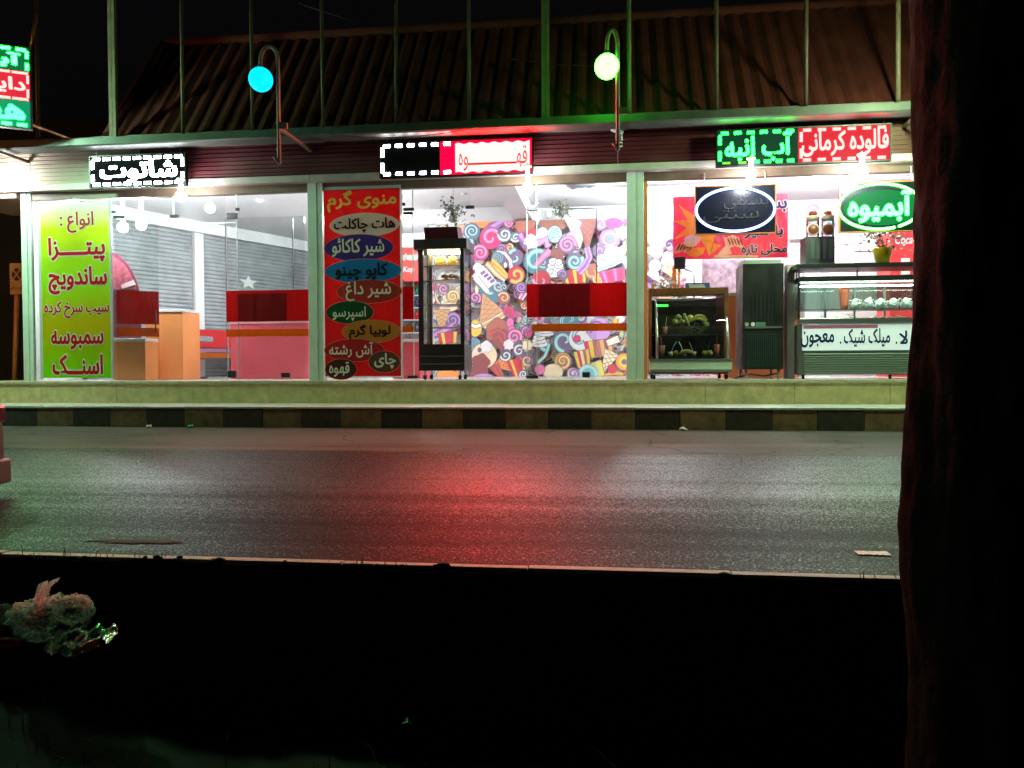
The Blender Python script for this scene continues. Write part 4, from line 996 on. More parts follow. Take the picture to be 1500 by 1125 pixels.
# ------------------------------------------------------------------ middle bay furniture
counter('pink_counter','pink counter seen between the red menu banner and the tall display cabinet',(575,497,615,556),1.5,.8,PINK,mat('white_top',(.75,.75,.75),.3))
fr_ = thing('drinks_fridge','red and white drinks fridge with bottles at the back of the middle bay','fridge',(X(600,4.2),4.2,Zs))
r = R(585,362,628,556,4.2)
b = MB(); b.box(r[0],r[0]+.05,4.2,4.9,Zs,r[3],WHITEP); b.box(r[1]-.05,r[1],4.2,4.9,Zs,r[3],WHITEP); b.box(r[0]+.05,r[1]-.05,4.85,4.9,Zs,r[3],WHITEP); b.box(r[0]+.05,r[1]-.05,4.2,4.849,Zs,Zs+.3,RED); b.build('cabinet',fr_)
b = MB(); b.box(r[0]+.051,r[1]-.051,4.18,4.8,Z(412,4.2,600),r[3]-.001,mat('salmon_header',S(236,70,64),.4)); b.box(r[0]-.02,r[1]+.02,4.15,4.17,Z(379,4.2,600),Z(374,4.2,600),WHITEP); b.build('header_panel',fr_)
b = MB(); txt(b,'عست',R(590,371,612,382,4.14),4.14,WHITEP,bold=.04); txt(b,'Kop',R(590,390,607,401,4.17),4.17,WHITEP,bold=.05,latin=True,shear=.15); b.build('lettering',fr_)
for py in (432,450,468,487):
    b = MB(); b.box(r[0]+.052,r[1]-.052,4.22,4.8,Z(py,4.2,600)-.015,Z(py,4.2,600),WHITEP); b.build('shelf',fr_)
BC = [((30,120,90),'green'),((40,52,90),'dark blue'),((190,30,40),'red'),((70,80,95),'grey')]
ords = ['first','second','third','fourth','fifth','sixth','seventh']
for j, py in enumerate((432,450,468,487)):
    for i in range(5):
        px = 590+i*5.2; q = F(px,py,4.3); h = .19
        b = MB(); b.lathe([(0,0),(.032,0),(.033,h*.6),(.013,h*.8),(.013,h),(0,h)],(q.x,4.32,Z(py,4.2,600)+.001),mat('bottle_'+BC[j][1].replace(' ','_'),S(*BC[j][0]),.2),10)
        b.single('bottle',f'small {BC[j][1]} bottle, {ords[i]} from the left on the {ords[j]} fridge shelf from the top','bottle','bottles in the red and white fridge')
dp = thing('display_cabinet','tall black glass display cabinet on castors in front of the sweets mural','display cabinet',(X(655,.5),.45,Zs))
Y0 = .3
r = R(613,354,680,548,Y0); x0,x1 = r[0],r[1]; zb,zt = Z(543,Y0,650),Z(354,Y0,650); Yb = Y0+.62
def dpart(n, bev=.006, **k):
    return None
b = MB(); b.box(x0,x1,Y0,Yb,zb,Z(504,Y0,650),BLACK)
for py in (522,533): b.box(x0+.02,x1-.02,Y0-.012,Y0-.001,Z(py,Y0,650)-.012,Z(py,Y0,650)+.012,mat('dark_grey_trim',(.05,.05,.045),.4))
b.build('base_cabinet',dp,.006)
zg0, zg1 = Z(504,Y0,650)+.001, Z(365,Y0,650)
b = MB(); wv = .075
for xa,xb in ((x0,x0+wv),(x1-wv*.8,x1)): b.box(xa,xb,Y0,Y0+.05,zg0,zg1,BLACK)
b.box(x0,x0+.035,Yb-.04,Yb,zg0,zg1,BLACK); b.box(x1-.035,x1,Yb-.04,Yb,zg0,zg1,BLACK)
b.build('frame',dp,.004)
b = MB(); b.box(x0-.06,x1+.05,Y0-.04,Yb+.02,zg1+.001,Z(350,Y0,650),BLACK); b.build('top_panel',dp,.006)
b = MB(); q = R(621,328,668,352,Y0)
v = [(q[0]+.0,Y0+.05,Z(350,Y0,650)+.001),(q[1]+.03,Y0+.05,Z(350,Y0,650)+.001),(q[1]+.03,Yb-.1,Z(350,Y0,650)+.001),(q[0],Yb-.1,Z(350,Y0,650)+.001)]
v += [(q[0],Y0-.02,q[3]-.05),(q[1]+.02,Y0-.02,q[3]-.05),(q[1]-.01,Yb-.15,q[3]+.02),(q[0],Yb-.15,q[3]+.02)]
b.add(v,[(0,3,2,1),(4,5,6,7),(0,1,5,4),(1,2,6,5),(2,3,7,6),(3,0,4,7)],mat('dark_maroon_plastic',(.035,.008,.010),.3)); b.build('canopy_box',dp,.006)
b = MB(); b.box(x0+wv+.002,x1-wv*.8-.002,Y0+.015,Y0+.025,zg0+.003,zg1-.003,CASEGLASS); b.build('glass_door',dp)
b = MB(); b.box(x1-.012,x1-.004,Y0+.052,Yb-.042,zg0+.003,zg1-.003,CASEGLASS); b.box(x0+.004,x0+.012,Y0+.052,Yb-.042,zg0+.003,zg1-.003,CASEGLASS); b.build('side_glass',dp)
b = MB(); b.box(x0+.095,x0+.135,Yb-.3,Yb-.25,zg0+.003,zg1-.003,mat('grey_rail',(.22,.2,.18),.4)); b.box(x0+.05,x0+.093,Yb-.2,Yb-.03,zg0+.003,zg1-.003,mat('white_column',(.7,.72,.72),.4)); b.build('shelf_rail',dp)
for py in (391,412,447,480):
    z_ = Z(py,Y0+.3,650); b = MB(); b.box(x0+.04,x1-.04,Y0+.08,Yb-.05,z_-.008,z_,mat('grey_glass_shelf',(.34,.36,.35),.15)); b.build('shelf',dp)
wl_ = MB(); wl_.box(x0+.10,x1-.10,Y0+.2,Y0+.3,zg1-.035,zg1-.004,glow('warm_strip_lamp',(1,.72,.32),26.0)); wl_.build('strip_lamp',dp)
for i,(a,bz) in enumerate(((.08,.06),(.08,.5),(-.08,.06),(-.08,.5))):
    b = MB(); xx = x0+.08 if a > 0 else x1-.08; yy = Y0+bz
    b.cyl_x(xx-.02,xx+.02,yy,Zs+.035,.035,RUBBER,16); b.tube([(xx,yy+.01,Zs+.05),(xx,yy+.02,zb+.005)],.014,CHROME,8); b.build('castor',dp)
# food on its shelves
POP = mat('popcorn_yellow',(.72,.50,.20),.7,noise=60,amt=.4,bump=.4); PAST = mat('golden_pastry',(.52,.20,.05),.5,noise=25,amt=.5)
for i, px in enumerate((645,663)):
    b = MB(); q = F(px,391,Y0+.3); b.sphere((q.x,Y0+.32,Z(391,Y0+.3,650)+.078),.085,POP,14,10,(.95,.7,.9),.5)
    for k in range(40):
        d = Vector((random.gauss(0,1),random.gauss(0,1),random.gauss(0,1))).normalized()
        b.sphere(Vector((q.x,Y0+.32,Z(391,Y0+.3,650)+.085))+Vector((d.x*.08,d.y*.06,d.z*.075)),.016,POP,6,4)
    b.single('popcorn_bag','bag of yellow popcorn on the top shelf of the tall cabinet, '+('left' if i == 0 else 'right')+' of two','snack')
b = MB(); q = F(658,412,Y0+.3); zq = Z(412,Y0+.3,650)
b.lathe([(0,.001),(.11,.001),(.14,.02),(.13,.021),(0,.012)],(q.x,Y0+.3,zq),WHITEP,20); b.single('pastry_plate','white plate under the pile of pastries in the tall cabinet','plate')
for k in range(9):
    a = k*2.4; rr = .02+.012*k; b = MB(); c = Vector((q.x+rr*math.cos(a),Y0+.3+rr*.7*math.sin(a),zq+.045+.035*(1-rr/.13)))
    b.tube([c+Vector((.05*math.cos(a+1+u*2-1),.04*math.sin(a+1+u*2-1),.01*math.sin(u*3))) for u in [0,.25,.5,.75,1]],[.012,.024,.028,.024,.01],PAST,8)
    b.single('pastry','golden brown pastry piled on the white plate in the tall cabinet','pastry','pastries piled on the plate')
# hanging plants and ceiling plate
LEAF = mat('grey_green_leaf',(.11,.12,.08),.6,noise=6,amt=.3)
def leafy(mb, c, rad, n, m, seed, sz=.05, sc=(1,1,1)):
    rn = random.Random(seed)
    for i in range(n):
        d = Vector((rn.gauss(0,1)*sc[0],rn.gauss(0,1)*sc[1],rn.gauss(0,1)*sc[2]))*rad*.5
        p = Vector(c)+d; a = Vector((rn.gauss(0,1),rn.gauss(0,1),rn.gauss(0,1))).normalized(); b = a.orthogonal().normalized()
        l = sz*rn.uniform(.6,1.3); w = l*.35
        mb.add([p,p+a*l*.5+b*w,p+a*l,p+a*l*.5-b*w],[(0,1,2,3)],m)
def hanging_plant(px, py, Y, label, pot, seed, tilt=.0):
    c = F(px,py,Y); t = thing('hanging_plant',label,'plant',(c.x,Y,c.z-.15))
    b = MB(); leafy(b,(c.x-.05,Y,c.z+.10),.16,60,LEAF,seed,.07); leafy(b,(c.x+.05,Y,c.z-.02),.16,60,LEAF,seed+1,.07); b.build('foliage',t)
    b = MB()
    for k in range(4): b.tube([(c.x,Y,c.z-.12),(c.x+.03*(k-1),Y+.02,c.z),(c.x+.06*(k-1.5),Y,c.z+.14)],.005,LEAF,5)
    b.tube([(c.x,Y,c.z+.1),(c.x,Y,Zc)],.004,BLACKP,5); b.build('stem',t)
    b = MB(); b.lathe([(0,-.13),(.05,-.13),(.07,-.04),(.075,-.03),(0,-.04)],(c.x+(.0 if not pot else -.24),Y,c.z),WHITEP if pot else LEAF,14); b.build('pot',t)
hanging_plant(664,314,1.6,'grey green plant hanging above the tall black display cabinet',False,5)
hanging_plant(822,308,3.2,'plant beside a white pot above the top of the mural',True,9)
b = MB(); c = F(849,268,2.2); b.lathe([(0,0),(.14,0),(.13,-.04),(.06,-.055),(0,-.055)],(c.x,2.2,Zc-.051),mat('grey_ceiling_plate',(.4,.42,.44),.4),24)
b.single('ceiling_plate','round grey plate on the ceiling above the mural bulb','ceiling fitting')

# ------------------------------------------------------------------ right bay
Yp = 1.3
bb = thing('ice_cream_banner','pink ice cream banner with a yellow starburst hanging inside the right bay','banner',(X(1070,Yp),Yp,Z(380,Yp,1070)))
r = R(986,286,1154,379,Yp); PKB = flat('pink_banner_print',(228,82,112),.45)
b = MB(); b.box(r[0],r[1],Yp,Yp+.006,r[2],r[3],PKB); b.build('banner_sheet',bb)
def PB(mb, pts, k, m): mb.poly([(F(a,c,Yp).x,F(a,c,Yp).z) for a,c in pts],Yp-.0012*k,m)
b = MB(); pts = []
for i in range(18):
    w = 2*PI*i/18; k = 42 if i % 2 == 0 else 17; pts.append((1022+k*math.cos(w+.2),330-k*.95*math.sin(w+.2)))
PB(b,[(max(987,a),min(378,max(287,c))) for a,c in pts],1,flat('star_yellow',(250,196,92))); b.build('starburst',bb)
b = MB(); GOC = flat('cone_gold',(240,178,78)); CRM = flat('cream_print',(246,226,196)); MRN = flat('maroon_swirl',(170,60,60)); PNK = flat('pink_scoop',(240,120,160))
def el(cx,cy,rx,ry,k,m,a=0): PB(b,[(cx+rx*math.cos(w)*math.cos(a)-ry*math.sin(w)*math.sin(a),cy+rx*math.cos(w)*math.sin(a)+ry*math.sin(w)*math.cos(a)) for w in [2*PI*i/20 for i in range(20)]],k,m)
for i in range(5): el(992+i*4.5,361-abs(i-2)*-2,4,8,2+i*.2,CRM,.5); el(994+i*4.5,362,1.5,6,3.2+i*.1,MRN,.5)
PB(b,[(1003,364),(1034,362),(1030,372),(1018,377),(1008,374)],3.6,GOC); el(1014,351,12,7,4,flat('lilac_cream',(228,214,240))); el(1012,358,9,4,4.2,CRM)
PB(b,[(1028,345),(1047,345),(1039,376)],4.4,flat('cone_yellow',(248,190,74))); PB(b,[(1031,352),(1046,352),(1045,355),(1032,355)],4.5,GOC); PB(b,[(1040,374),(1046,356),(1056,360)],4.6,GOC); el(1055,348,8,6,4.8,PNK)
PB(b,[(1048,376),(1066,356),(1072,372)],5,CRM)
for i in range(5): el(1066+i*4.4,352+abs(i-2)*2,4,9,5.2+i*.2,CRM,-.4); el(1068+i*4.4,354,1.3,6,6.4+i*.1,MRN,-.4)
PB(b,[(1046,374),(1110,374),(1110,377.5),(1046,377.5)],6.8,flat('pale_green_strip',(226,240,190)))
b.build('ice_cream_picture',bb)
b = MB(); NAVY = flat('navy_ink',(52,44,92)); WI = flat('white_banner_ink',(250,240,245))
Yt = Yp-.010
txt(b,'محلی تازه',R(1086,357,1153,374,Yt),Yt,NAVY,bold=.025,rim=.05,rim_mat=WI); txt(b,'بستنی',R(1080,292,1153,312,Yt),Yt,NAVY,bold=.025,rim=.05,rim_mat=WI); txt(b,'با شیر',R(1090,329,1147,349,Yt),Yt,NAVY,bold=.025,rim=.05,rim_mat=WI); b.build('lettering',bb)
def oval_sign(q, e, label, name_lit, border_col, ringm, segs):
    Yo = -.10; r = R(*q,Yo)
    t = thing('oval_neon_sign',label,'sign',((r[0]+r[1])/2,Yo,r[2]))
    b = MB(); b.box(r[0]+.016,r[1]-.016,Yo,Yo+.035,r[2]+.016,r[3]-.016,mat('dark_blue_black_board',(.006,.007,.016),.3)); b.build('sign_board',t)
    b = MB()
    for a in ((r[0],r[1],r[3]-.015,r[3]),(r[0],r[1],r[2],r[2]+.015),(r[0],r[0]+.015,r[2]+.0155,r[3]-.0155),(r[1]-.015,r[1],r[2]+.0155,r[3]-.0155)): b.box(a[0],a[1],Yo-.012,Yo+.04,a[2],a[3],border_col)
    b.build('frame',t,.002)
    c = F(e[0],e[1],Yo-.02); rx = e[2]/FPX*(c-CAM).dot(_f); rz = e[3]/FPX*(c-CAM).dot(_f)
    b = MB()
    for a0,a1 in segs: b.tube([(c.x+rx*math.cos(w),Yo-.02,c.z+rz*math.sin(w)) for w in [a0+(a1-a0)*i/48 for i in range(49)]],.017,ringm,8)
    b.build('neon_ring',t)
    h = MB()
    for x in (r[0]+.14,r[1]-.14): h.tube([(x,Yo+.02,r[3]),(x,Yo+.05,Zl+.05)],.006,WHITEP,6)
    h.build('hanger',t)
    return t,r,Yo
OFR = mat('orange_sign_frame',(.55,.16,.04),.45)
t,r,Yo = oval_sign((1017.5,271,1137,343),(1077,307,56,31.5),'oval sign with a blue white ring and unlit dark lettering',None,OFR,LB,((0,2*PI),))
b = MB(); dkl = mat('unlit_tube_grey',(.016,.016,.02),.8); txt(b,'بستنی',R(1060,288,1125,306,Yo-.008),Yo-.008,dkl,bold=-.01); txt(b,'سنتی',R(1030,308,1112,326,Yo-.008),Yo-.008,dkl,bold=-.01); b.build('lettering',t)
t,r,Yo = oval_sign((1229,266,1352,340),(1289,302.5,58,33),'green neon oval sign with glowing lettering beside the tree trunk',None,OFR,glow('white_green_ring',(.062,1,.066),26.0),((.05,PI-.1),(PI+.1,2*PI-1.2),(2*PI-1.1,2*PI-.05)))
b = MB(); b.ellipse(*(lambda c:(c.x,c.z))(F(1292,304,Yo)),.50,.24,Yo-.0015,glow('green_neon_halo',(.0,1,.24),.22)); b.build('lit_panel',t)  # emissive ellipse paints the green halo behind the letters
b = MB(); txt(b,'آبمیوه',R(1242,279,1336,326,Yo-.012),Yo-.012,glow('green_neon',(.019,1,.034),36),bold=.04); b.build('lettering',t)
# fruit showcase in a wooden niche
Yf = .25; WOOD = mat('brown_laminate',(.20,.075,.028),.45,noise=5,amt=.25)
fc = thing('fruit_showcase','small steel framed fruit showcase with a curved glass front in a brown wooden surround','display case',(X(1012,Yf),Yf,Zs))
r = R(950,421,1068,553,Yf); zt = Z(421,Yf,1010); zb = Z(548,Yf,1010)
b = MB(); w = .10
b.box(r[0],r[0]+.05,Yf+.05,Yf+.95,zb,zt,WOOD); b.box(r[1]-.06,r[1],Yf+.05,Yf+.95,zb,zt,WOOD); b.box(r[0]+.051,r[1]-.061,Yf+.05,Yf+.18,zt-.10,zt-.001,WOOD); b.box(r[0]+.051,r[1]-.061,Yf+.75,Yf+.95,zt-.05,zt-.001,WOOD); b.box(r[0]+.051,r[1]-.061,Yf+.9,Yf+.95,zb,zt-.101,mat('dark_backing',(.02,.012,.01),.5)); b.box(r[0]+.051,r[1]-.061,Yf+.05,Yf+.899,zb,zb+.06,WOOD)
b.build('wooden_surround',fc,.004)
b = MB(); b.box(r[0]+.052,r[1]-.062,Yf+.181,Yf+.749,zt-.02,zt-.008,CASEGLASS); b.build('glass_top',fc)
q0 = R(962,436,1066,526,Yf)
def arcx(px): return [(X(px,Yf),Yf+.30-.40*math.sin(PI*.5*min(1,1.25*(1-k)))-0.0,q0[2]+(q0[3]-q0[2])*k) for k in [i/14 for i in range(15)]]
for px in (962,1065): b = MB(); b.tube(arcx(px),.019,CHROME,8); b.build('side_trim',fc)
b = MB(); a = arcx(964)[-1]; c = arcx(1063)[-1]; b.tube([a,c],.02,CHROME,8); b.build('top_trim',fc)
b = MB(); A = arcx(964); C_ = arcx(1063); n = len(A)
b.add(A+C_,[(i,i+1,n+i+1,n+i) for i in range(n-1)],CASEGLASS,True); b.build('curved_glass',fc)
zz1,zz2 = Z(490,Yf+.4,1010),Z(522,Yf+.3,1010)
b = MB(); b.box(r[0]+.07,r[1]-.08,Yf+.25,Yf+.88,zz1-.02,zz1,mat('dark_shelf',(.04,.04,.035),.3)); b.build('shelf',fc)
b = MB(); b.box(r[0]+.07,r[1]-.08,Yf-.02,Yf+.88,zz2-.03,zz2,mat('dark_tray',(.05,.05,.045),.3)); b.build('tray',fc)
b = MB(); q1 = R(951,527,1070,545,Yf); b.box(q1[0],q1[1],Yf-.15,Yf+.045,q1[2]+.035,q1[3]-.02,ALU_GREEN); b.box(q1[0]-.01,q1[1]+.01,Yf-.17,Yf+.045,q1[3]-.019,q1[3]+.012,mat('dark_steel_lip',(.16,.2,.18),.35,.5)); b.box(q1[0]+.005,q1[1]-.005,Yf-.155,Yf+.045,q1[2],q1[2]+.034,CHROME); b.build('base_panel',fc,.006)
b = MB(); b.box(X(962,Yf)+.02,X(980,Yf)+.02,Yf+.42,Yf+.44,Z(449,Yf+.4,970),Z(446,Yf+.4,970),glow('green_strip',(.05,1,.08),2.5)); b.build('strip_lamp',fc)
for px in (958,1064):
    for dy in (.0,.7):
        b = MB(); xx = X(px,Yf); b.cyl_x(xx-.02,xx+.02,Yf+dy,Zs+.032,.032,RUBBER,14); b.tube([(xx,Yf+dy,Zs+.03),(xx,Yf+dy+.02,zb+.01)],.015,CHROME,6); b.build('castor',fc)
# fruit and cups in it
YELL = mat('banana_yellow',(.62,.50,.07),.45,noise=9,amt=.25); LIMEG = mat('green_apple',(.33,.42,.06),.35,noise=6,amt=.2); PEAR = mat('pale_pear',(.55,.55,.20),.4,noise=8,amt=.2); GRAPE = mat('dark_grape',(.03,.06,.07),.3); WICK = mat('wicker',(.16,.13,.045),.7,noise=40,amt=.5,bump=.4)
YC = Yf+.38
bk_c = F(1011,484,YC)
b = MB()
for k in range(9): 
    z_ = zz1+.003+.013*k; rr = .14+.010*k
    b.tube([(bk_c.x+rr*1.35*math.cos(w)+.004*math.sin(w*20+k*PI),YC+rr*.7*math.sin(w),z_) for w in [2*PI*i/48 for i in range(48)]],.0075,WICK,6,closed=True)
for k in range(24): 
    w = 2*PI*k/24; b.tube([(bk_c.x+.14*1.35*math.cos(w),YC+.14*.7*math.sin(w),zz1+.002),(bk_c.x+.225*1.35*math.cos(w),YC+.225*.7*math.sin(w),zz1+.115)],.006,WICK,5)
b.single('fruit_basket','oval wicker basket piled with bananas and apples on the upper shelf','basket')
tz = zz1+.12
FRU = [('apple',-.22,.02,.07,LIMEG,'pale green apple at the left end of the wicker basket'),('apple',-.13,.02,.06,PEAR,'pale yellow apple in the basket left of the bananas'),('apple',.0,.03,.12,YELL,'yellow apple on top of the fruit heap between two bananas'),('apple',.20,.03,.09,YELL,'large yellow apple at the right end of the basket'),('apple',.23,.0,.02,LIMEG,'green apple low at the right rim of the basket'),('apple',-.17,.05,.13,LIMEG,'small green apple on top at the left of the heap')]
for nm,dx,dy,dz,m_,lb in FRU:
    b = MB(); b.sphere((bk_c.x+dx,YC-.06+dy,tz+dz),.052,m_,14,10,(1,1,.92),.15); b.tube([(bk_c.x+dx,YC-.06+dy,tz+dz+.04),(bk_c.x+dx+.008,YC-.06+dy,tz+dz+.066)],.004,WOOD,5); b.single(nm,lb,'fruit','fruit in the wicker basket')
for x0_,a0,ln,lb in ((-.05,1.9,.2,'curved banana standing up in the middle of the fruit basket'),(.10,.35,.24,'banana lying across the right side of the fruit heap'),(.07,.2,.22,'second banana tucked under the one lying across the heap')):
    b = MB(); P_ = []
    for i in range(9):
        u = i/8-.5; aa = a0+u*1.0
        P_.append((bk_c.x+x0_+ln*u*math.cos(a0)-.04*math.cos(u*3)*math.sin(a0),YC-.12,tz+.09+ln*u*math.sin(a0)+.05*math.cos(u*3)-(.03 if 'second' in lb else 0)))
    b.tube(P_,[.006,.018,.023,.025,.026,.025,.022,.016,.007],YELL if 'stand' not in lb else PEAR,10); b.single('banana',lb,'fruit','fruit in the wicker basket')
b = MB(); 
for k in range(34): b.sphere((bk_c.x+.07+random.gauss(0,.05),YC-.13+random.gauss(0,.012),tz+.0+random.gauss(0,.035)),.017,GRAPE,8,6)
b.single('grape_bunch','bunch of dark grapes spilling over the front of the basket','fruit')
CUPM = {'pink':mat('pink_cup',(.6,.25,.24),.3),'clear':mat('milky_cup',(.5,.5,.45),.25)}
def cup(px, pyb, Y, h, straw, label, cm, sm):
    q = F(px,pyb,Y); zb_ = zz2+.001 if pyb > 500 else zz1+.001
    t = thing('drink_cup',label,'cup',(q.x,Y,zb_))
    b = MB(); b.lathe([(0,0),(.030,0),(.045,h),(.041,h),(.028,.01),(0,.008)],(q.x,Y,zb_),cm,14); b.build('cup_body',t)
    b = MB(); b.tube([(q.x,Y,zb_+.02),(q.x+straw*.5,Y,zb_+h+.08),(q.x+straw,Y,zb_+h+.15)],.006,sm,6); b.build('straw',t)
BLUES = mat('blue_straw',(.12,.38,.62),.4); REDS = mat('red_straw',(.5,.1,.06),.4); YELS = mat('yellow_straw',(.65,.65,.08),.4); TEAL = mat('teal_straw',(.12,.5,.42),.4); WST = mat('white_straw',(.75,.75,.7),.4)
cup(970,522,Yf+.14,.16,-.03,'tall pinkish cup with a red straw at the left of the lower tray',CUPM['pink'],REDS)
cup(1050,522,Yf+.14,.17,.0,'tall red tinted cup at the right end of the lower tray',mat('red_cup',(.55,.13,.08),.3),REDS)
cup(982,522,Yf+.30,.07,.09,'low cup with a slanting blue straw on the lower tray',CUPM['clear'],BLUES)
cup(1002,522,Yf+.30,.07,-.08,'low cup with a white straw leaning left on the lower tray',CUPM['clear'],WST)
cup(1016,522,Yf+.34,.07,-.07,'low cup with a white straw in the middle of the lower tray',CUPM['clear'],WST)
cup(1036,522,Yf+.30,.08,.05,'cup with a teal straw right of the middle of the lower tray',mat('teal_cup',(.15,.5,.42),.3),TEAL)
cup(974,490,Yf+.34,.12,.03,'cup with a yellow straw on the upper shelf left of the basket',CUPM['pink'],YELS)
cup(1048,490,Yf+.36,.12,-.02,'brown cup with a straw on the upper shelf right of the basket',mat('brown_cup',(.25,.12,.05),.35),REDS)
for i,(px,m_,lb) in enumerate(((990,LIMEG,'lemon on the lower tray left of the cut melon'),(1032,YELL,'lemon standing in front of the teal cup'),(1040,PEAR,'pale lemon right of the teal cup'))):
    b = MB(); q = F(px,519,Yf+.10); b.sphere((q.x,Yf+.10,zz2+.043),.042,m_,12,10,(1,1,1.05),.2); b.sphere((q.x+.035,Yf+.10,zz2+.045),.014,m_,8,6); b.single('lemon',lb,'fruit','fruit on the lower tray')
b = MB(); q = F(1006,522,Yf+.08); b.tube([(q.x+.10*math.cos(w),Yf+.08,zz2+.012+.055*math.sin(w)) for w in [PI*i/10 for i in range(11)]],[.008,.02,.03,.034,.036,.036,.036,.034,.03,.02,.008],PEAR,10); b.single('melon_slice','curved slice of pale melon in the middle of the lower tray','fruit')
# black upright fridge seen from behind
Yk = .35
fk = thing('upright_fridge','back of a tall black fridge with slots and a wire grille','fridge',(X(1125,Yk),Yk,Zs))
r = R(1088,386,1148,541,Yk); DG = mat('dark_green_black_steel',(.016,.018,.017),.42,.0,noise=5,amt=.3)
b = MB(); b.box(r[0],r[1],Yk,Yk+.62,r[2],r[3],DG)
for i in range(7): 
    xx = r[0]+.12+i*.055; b.box(xx-.004,xx+.004,Yk-.008,Yk-.001,Z(475,Yk,1120),Z(430,Yk,1120),BLACK)
b.build('cabinet',fk,.006)
b = MB(); b.box(r[0]+.03,r[1]-.03,Yk-.02,Yk-.001,Z(481,Yk,1120),Z(478,Yk,1120),mat('grey_ledge',(.12,.14,.13),.4)); b.build('ledge',fk)
g = R(1095,490,1136,537,Yk); b = MB()
for i in range(15): xx = g[0]+(g[1]-g[0])*i/14; b.box(xx-.003,xx+.003,Yk-.02,Yk-.012,g[2],g[3],mat('grille_wire',(.05,.085,.07),.4))
for i in range(17): zz_ = g[2]+(g[3]-g[2])*i/16; b.box(g[0],g[1],Yk-.012,Yk-.004,zz_-.003,zz_+.003,_M['grille_wire'])
b.build('grille',fk)
b = MB()
for px,rr in ((1094,.028),(1103,.03)): 
    q = F(px,475,Yk-.012); b.ellipse(q.x,q.z,rr,rr,Yk-.012,WHITEP if px > 1100 else mat('grey_sticker',(.4,.5,.45),.5),20)
b.rbox(R(1107,472,1121,478,Yk),Yk-.009,Yk-.002,mat('green_label',(.12,.25,.2),.5)); b.build('sticker',fk)
b = MB(); b.box(r[0]+.02,r[1]-.02,Yk+.05,Yk+.6,r[3]+.001,Z(380,Yk,1120),mat('pale_green_top',(.45,.55,.42),.5)); b.build('top_panel',fk)
for xx in (r[0]+.06,r[1]-.06):
    for yy in (Yk+.05,Yk+.55):
        b = MB(); b.tube([(xx,yy,Zs),(xx,yy,r[2]+.002)],.02,CHROME,8); b.build('leg',fk)
b = MB(); q = F(1090,547,Yk); b.tube([(q.x-.12,Yk+.1,Zs+.01),(q.x+.1,Yk+.05,Zs+.07),(q.x+.3,Yk+.12,Zs+.04),(q.x+.5,Yk+.1,Zs+.08)],.012,BLACKP,6); b.single('cable','black cable looping under the tall black fridge','cable')
pt = MB(); pt.box(X(1152,.55),X(1163,.55),.5,.7,Zs,Z(388,.55,1157),mat('pale_pillar',(.6,.55,.52),.5,noise=3,amt=.1)); pt.build('inner_pillar',shop)
# cake counter
Yq = .15
cc = thing('cake_counter','glass cake counter with blue lettering on a pale front panel','display counter',(X(1260,Yq),Yq,Zs))
xa, xb = X(1169,Yq,470), X(1420,Yq,470); Zq = lambda py: Z(py,Yq,1250)
b = MB(); b.box(xa+.05,xb,Yq+.02,Yq+.75,Zs+.06,Zq(474),mat('green_grey_steel',(.22,.27,.24),.35,.3)); b.build('cabinet',cc,.004)
b = MB(); b.box(xa+.06,xb,Yq-.006,Yq+.018,Zq(513),Zq(475),mat('pale_glowing_panel',(.78,.85,.88),.3,emit=(.82,.95,1.0),power=.34)); b.box(xa+.07,xb-1.2,Yq-.008,Yq-.0065,Zq(481),Zq(476),mat('pink_painted_reflection',(.62,.18,.34),.35)); b.build('front_panel',cc)  # faint emission added to brighten the panel; pink strip paints a reflection
b = MB(); Yl = Yq-.0095; IB = flat('blue_ink',(28,52,120)); 
for s_,q in (('لا',(1317,484,1330,504)),('.',(1312,500,1314.5,504)),('میلک شیک',(1236,481,1304,508)),('.',(1230,500,1232.5,504)),('معجون',(1173,485,1222,509))): txt(b,s_,R(*q,Yl),Yl,IB,bold=.022)
b.build('lettering',cc)
b = MB(); nl = 9
for i in range(nl):
    z_ = Zq(547)+(Zq(516)-Zq(547))*i/nl; b.add([(xa+.09,Yq-.006,z_),(xb,Yq-.006,z_),(xb,Yq+.016,z_+.022),(xa+.09,Yq+.016,z_+.022),(xa+.09,Yq-.006,z_+.006),(xb,Yq-.006,z_+.006)],[(0,1,5,4),(4,5,2,3)],mat('louvre_green_grey',(.24,.30,.25),.4))
b.build('louvre_grille',cc)
b = MB(); b.box(xa,xb,Yq-.03,Yq+.018,Zq(474)+.001,Zq(466),CHROME); b.box(xa,xa+.05,Yq-.01,Yq+.05,Zs+.05,Zq(474),CHROME); b.box(xa-.0,xa+.018,Yq-.02,Yq+.02,Zq(466)+.001,Zq(392),BLACK); b.build('steel_trim',cc,.003)
b = MB(); b.box(xa+.04,xb,Yq-.005,Yq+.003,Zq(466)+.002,Zq(412),CASEGLASS); b.box(xa+.03,xa+.038,Yq+.01,Yq+.7,Zq(466)+.002,Zq(412),CASEGLASS); b.build('case_glass',cc)
for px in (1209,1252,1296,1340):
    b = MB(); xx = X(px,Yq+.7,440); b.box(xx-.014,xx+.014,Yq+.70,Yq+.73,Zq(466),Zq(412),mat('pale_green_frame',(.40,.48,.42),.35)); b.build('mullion',cc)
b = MB(); b.box(xa+.05,xb,Yq+.705,Yq+.715,Zq(450),Zq(412),glass('tinted_back_glass',(.42,.50,.45),.8,dust=.05)); b.build('back_glass',cc)
b = MB(); b.box(xa+.03,xb,Yq-.02,Yq+.42,Zq(411.5),Zq(404),BLACK); b.build('case_top',cc,.003)
b = MB(); b.box(xa-.02,xb,Yq+.0,Yq+.6,Zq(391.5),Zq(385),BLACK); b.build('upper_shelf',cc,.003)
b = MB()
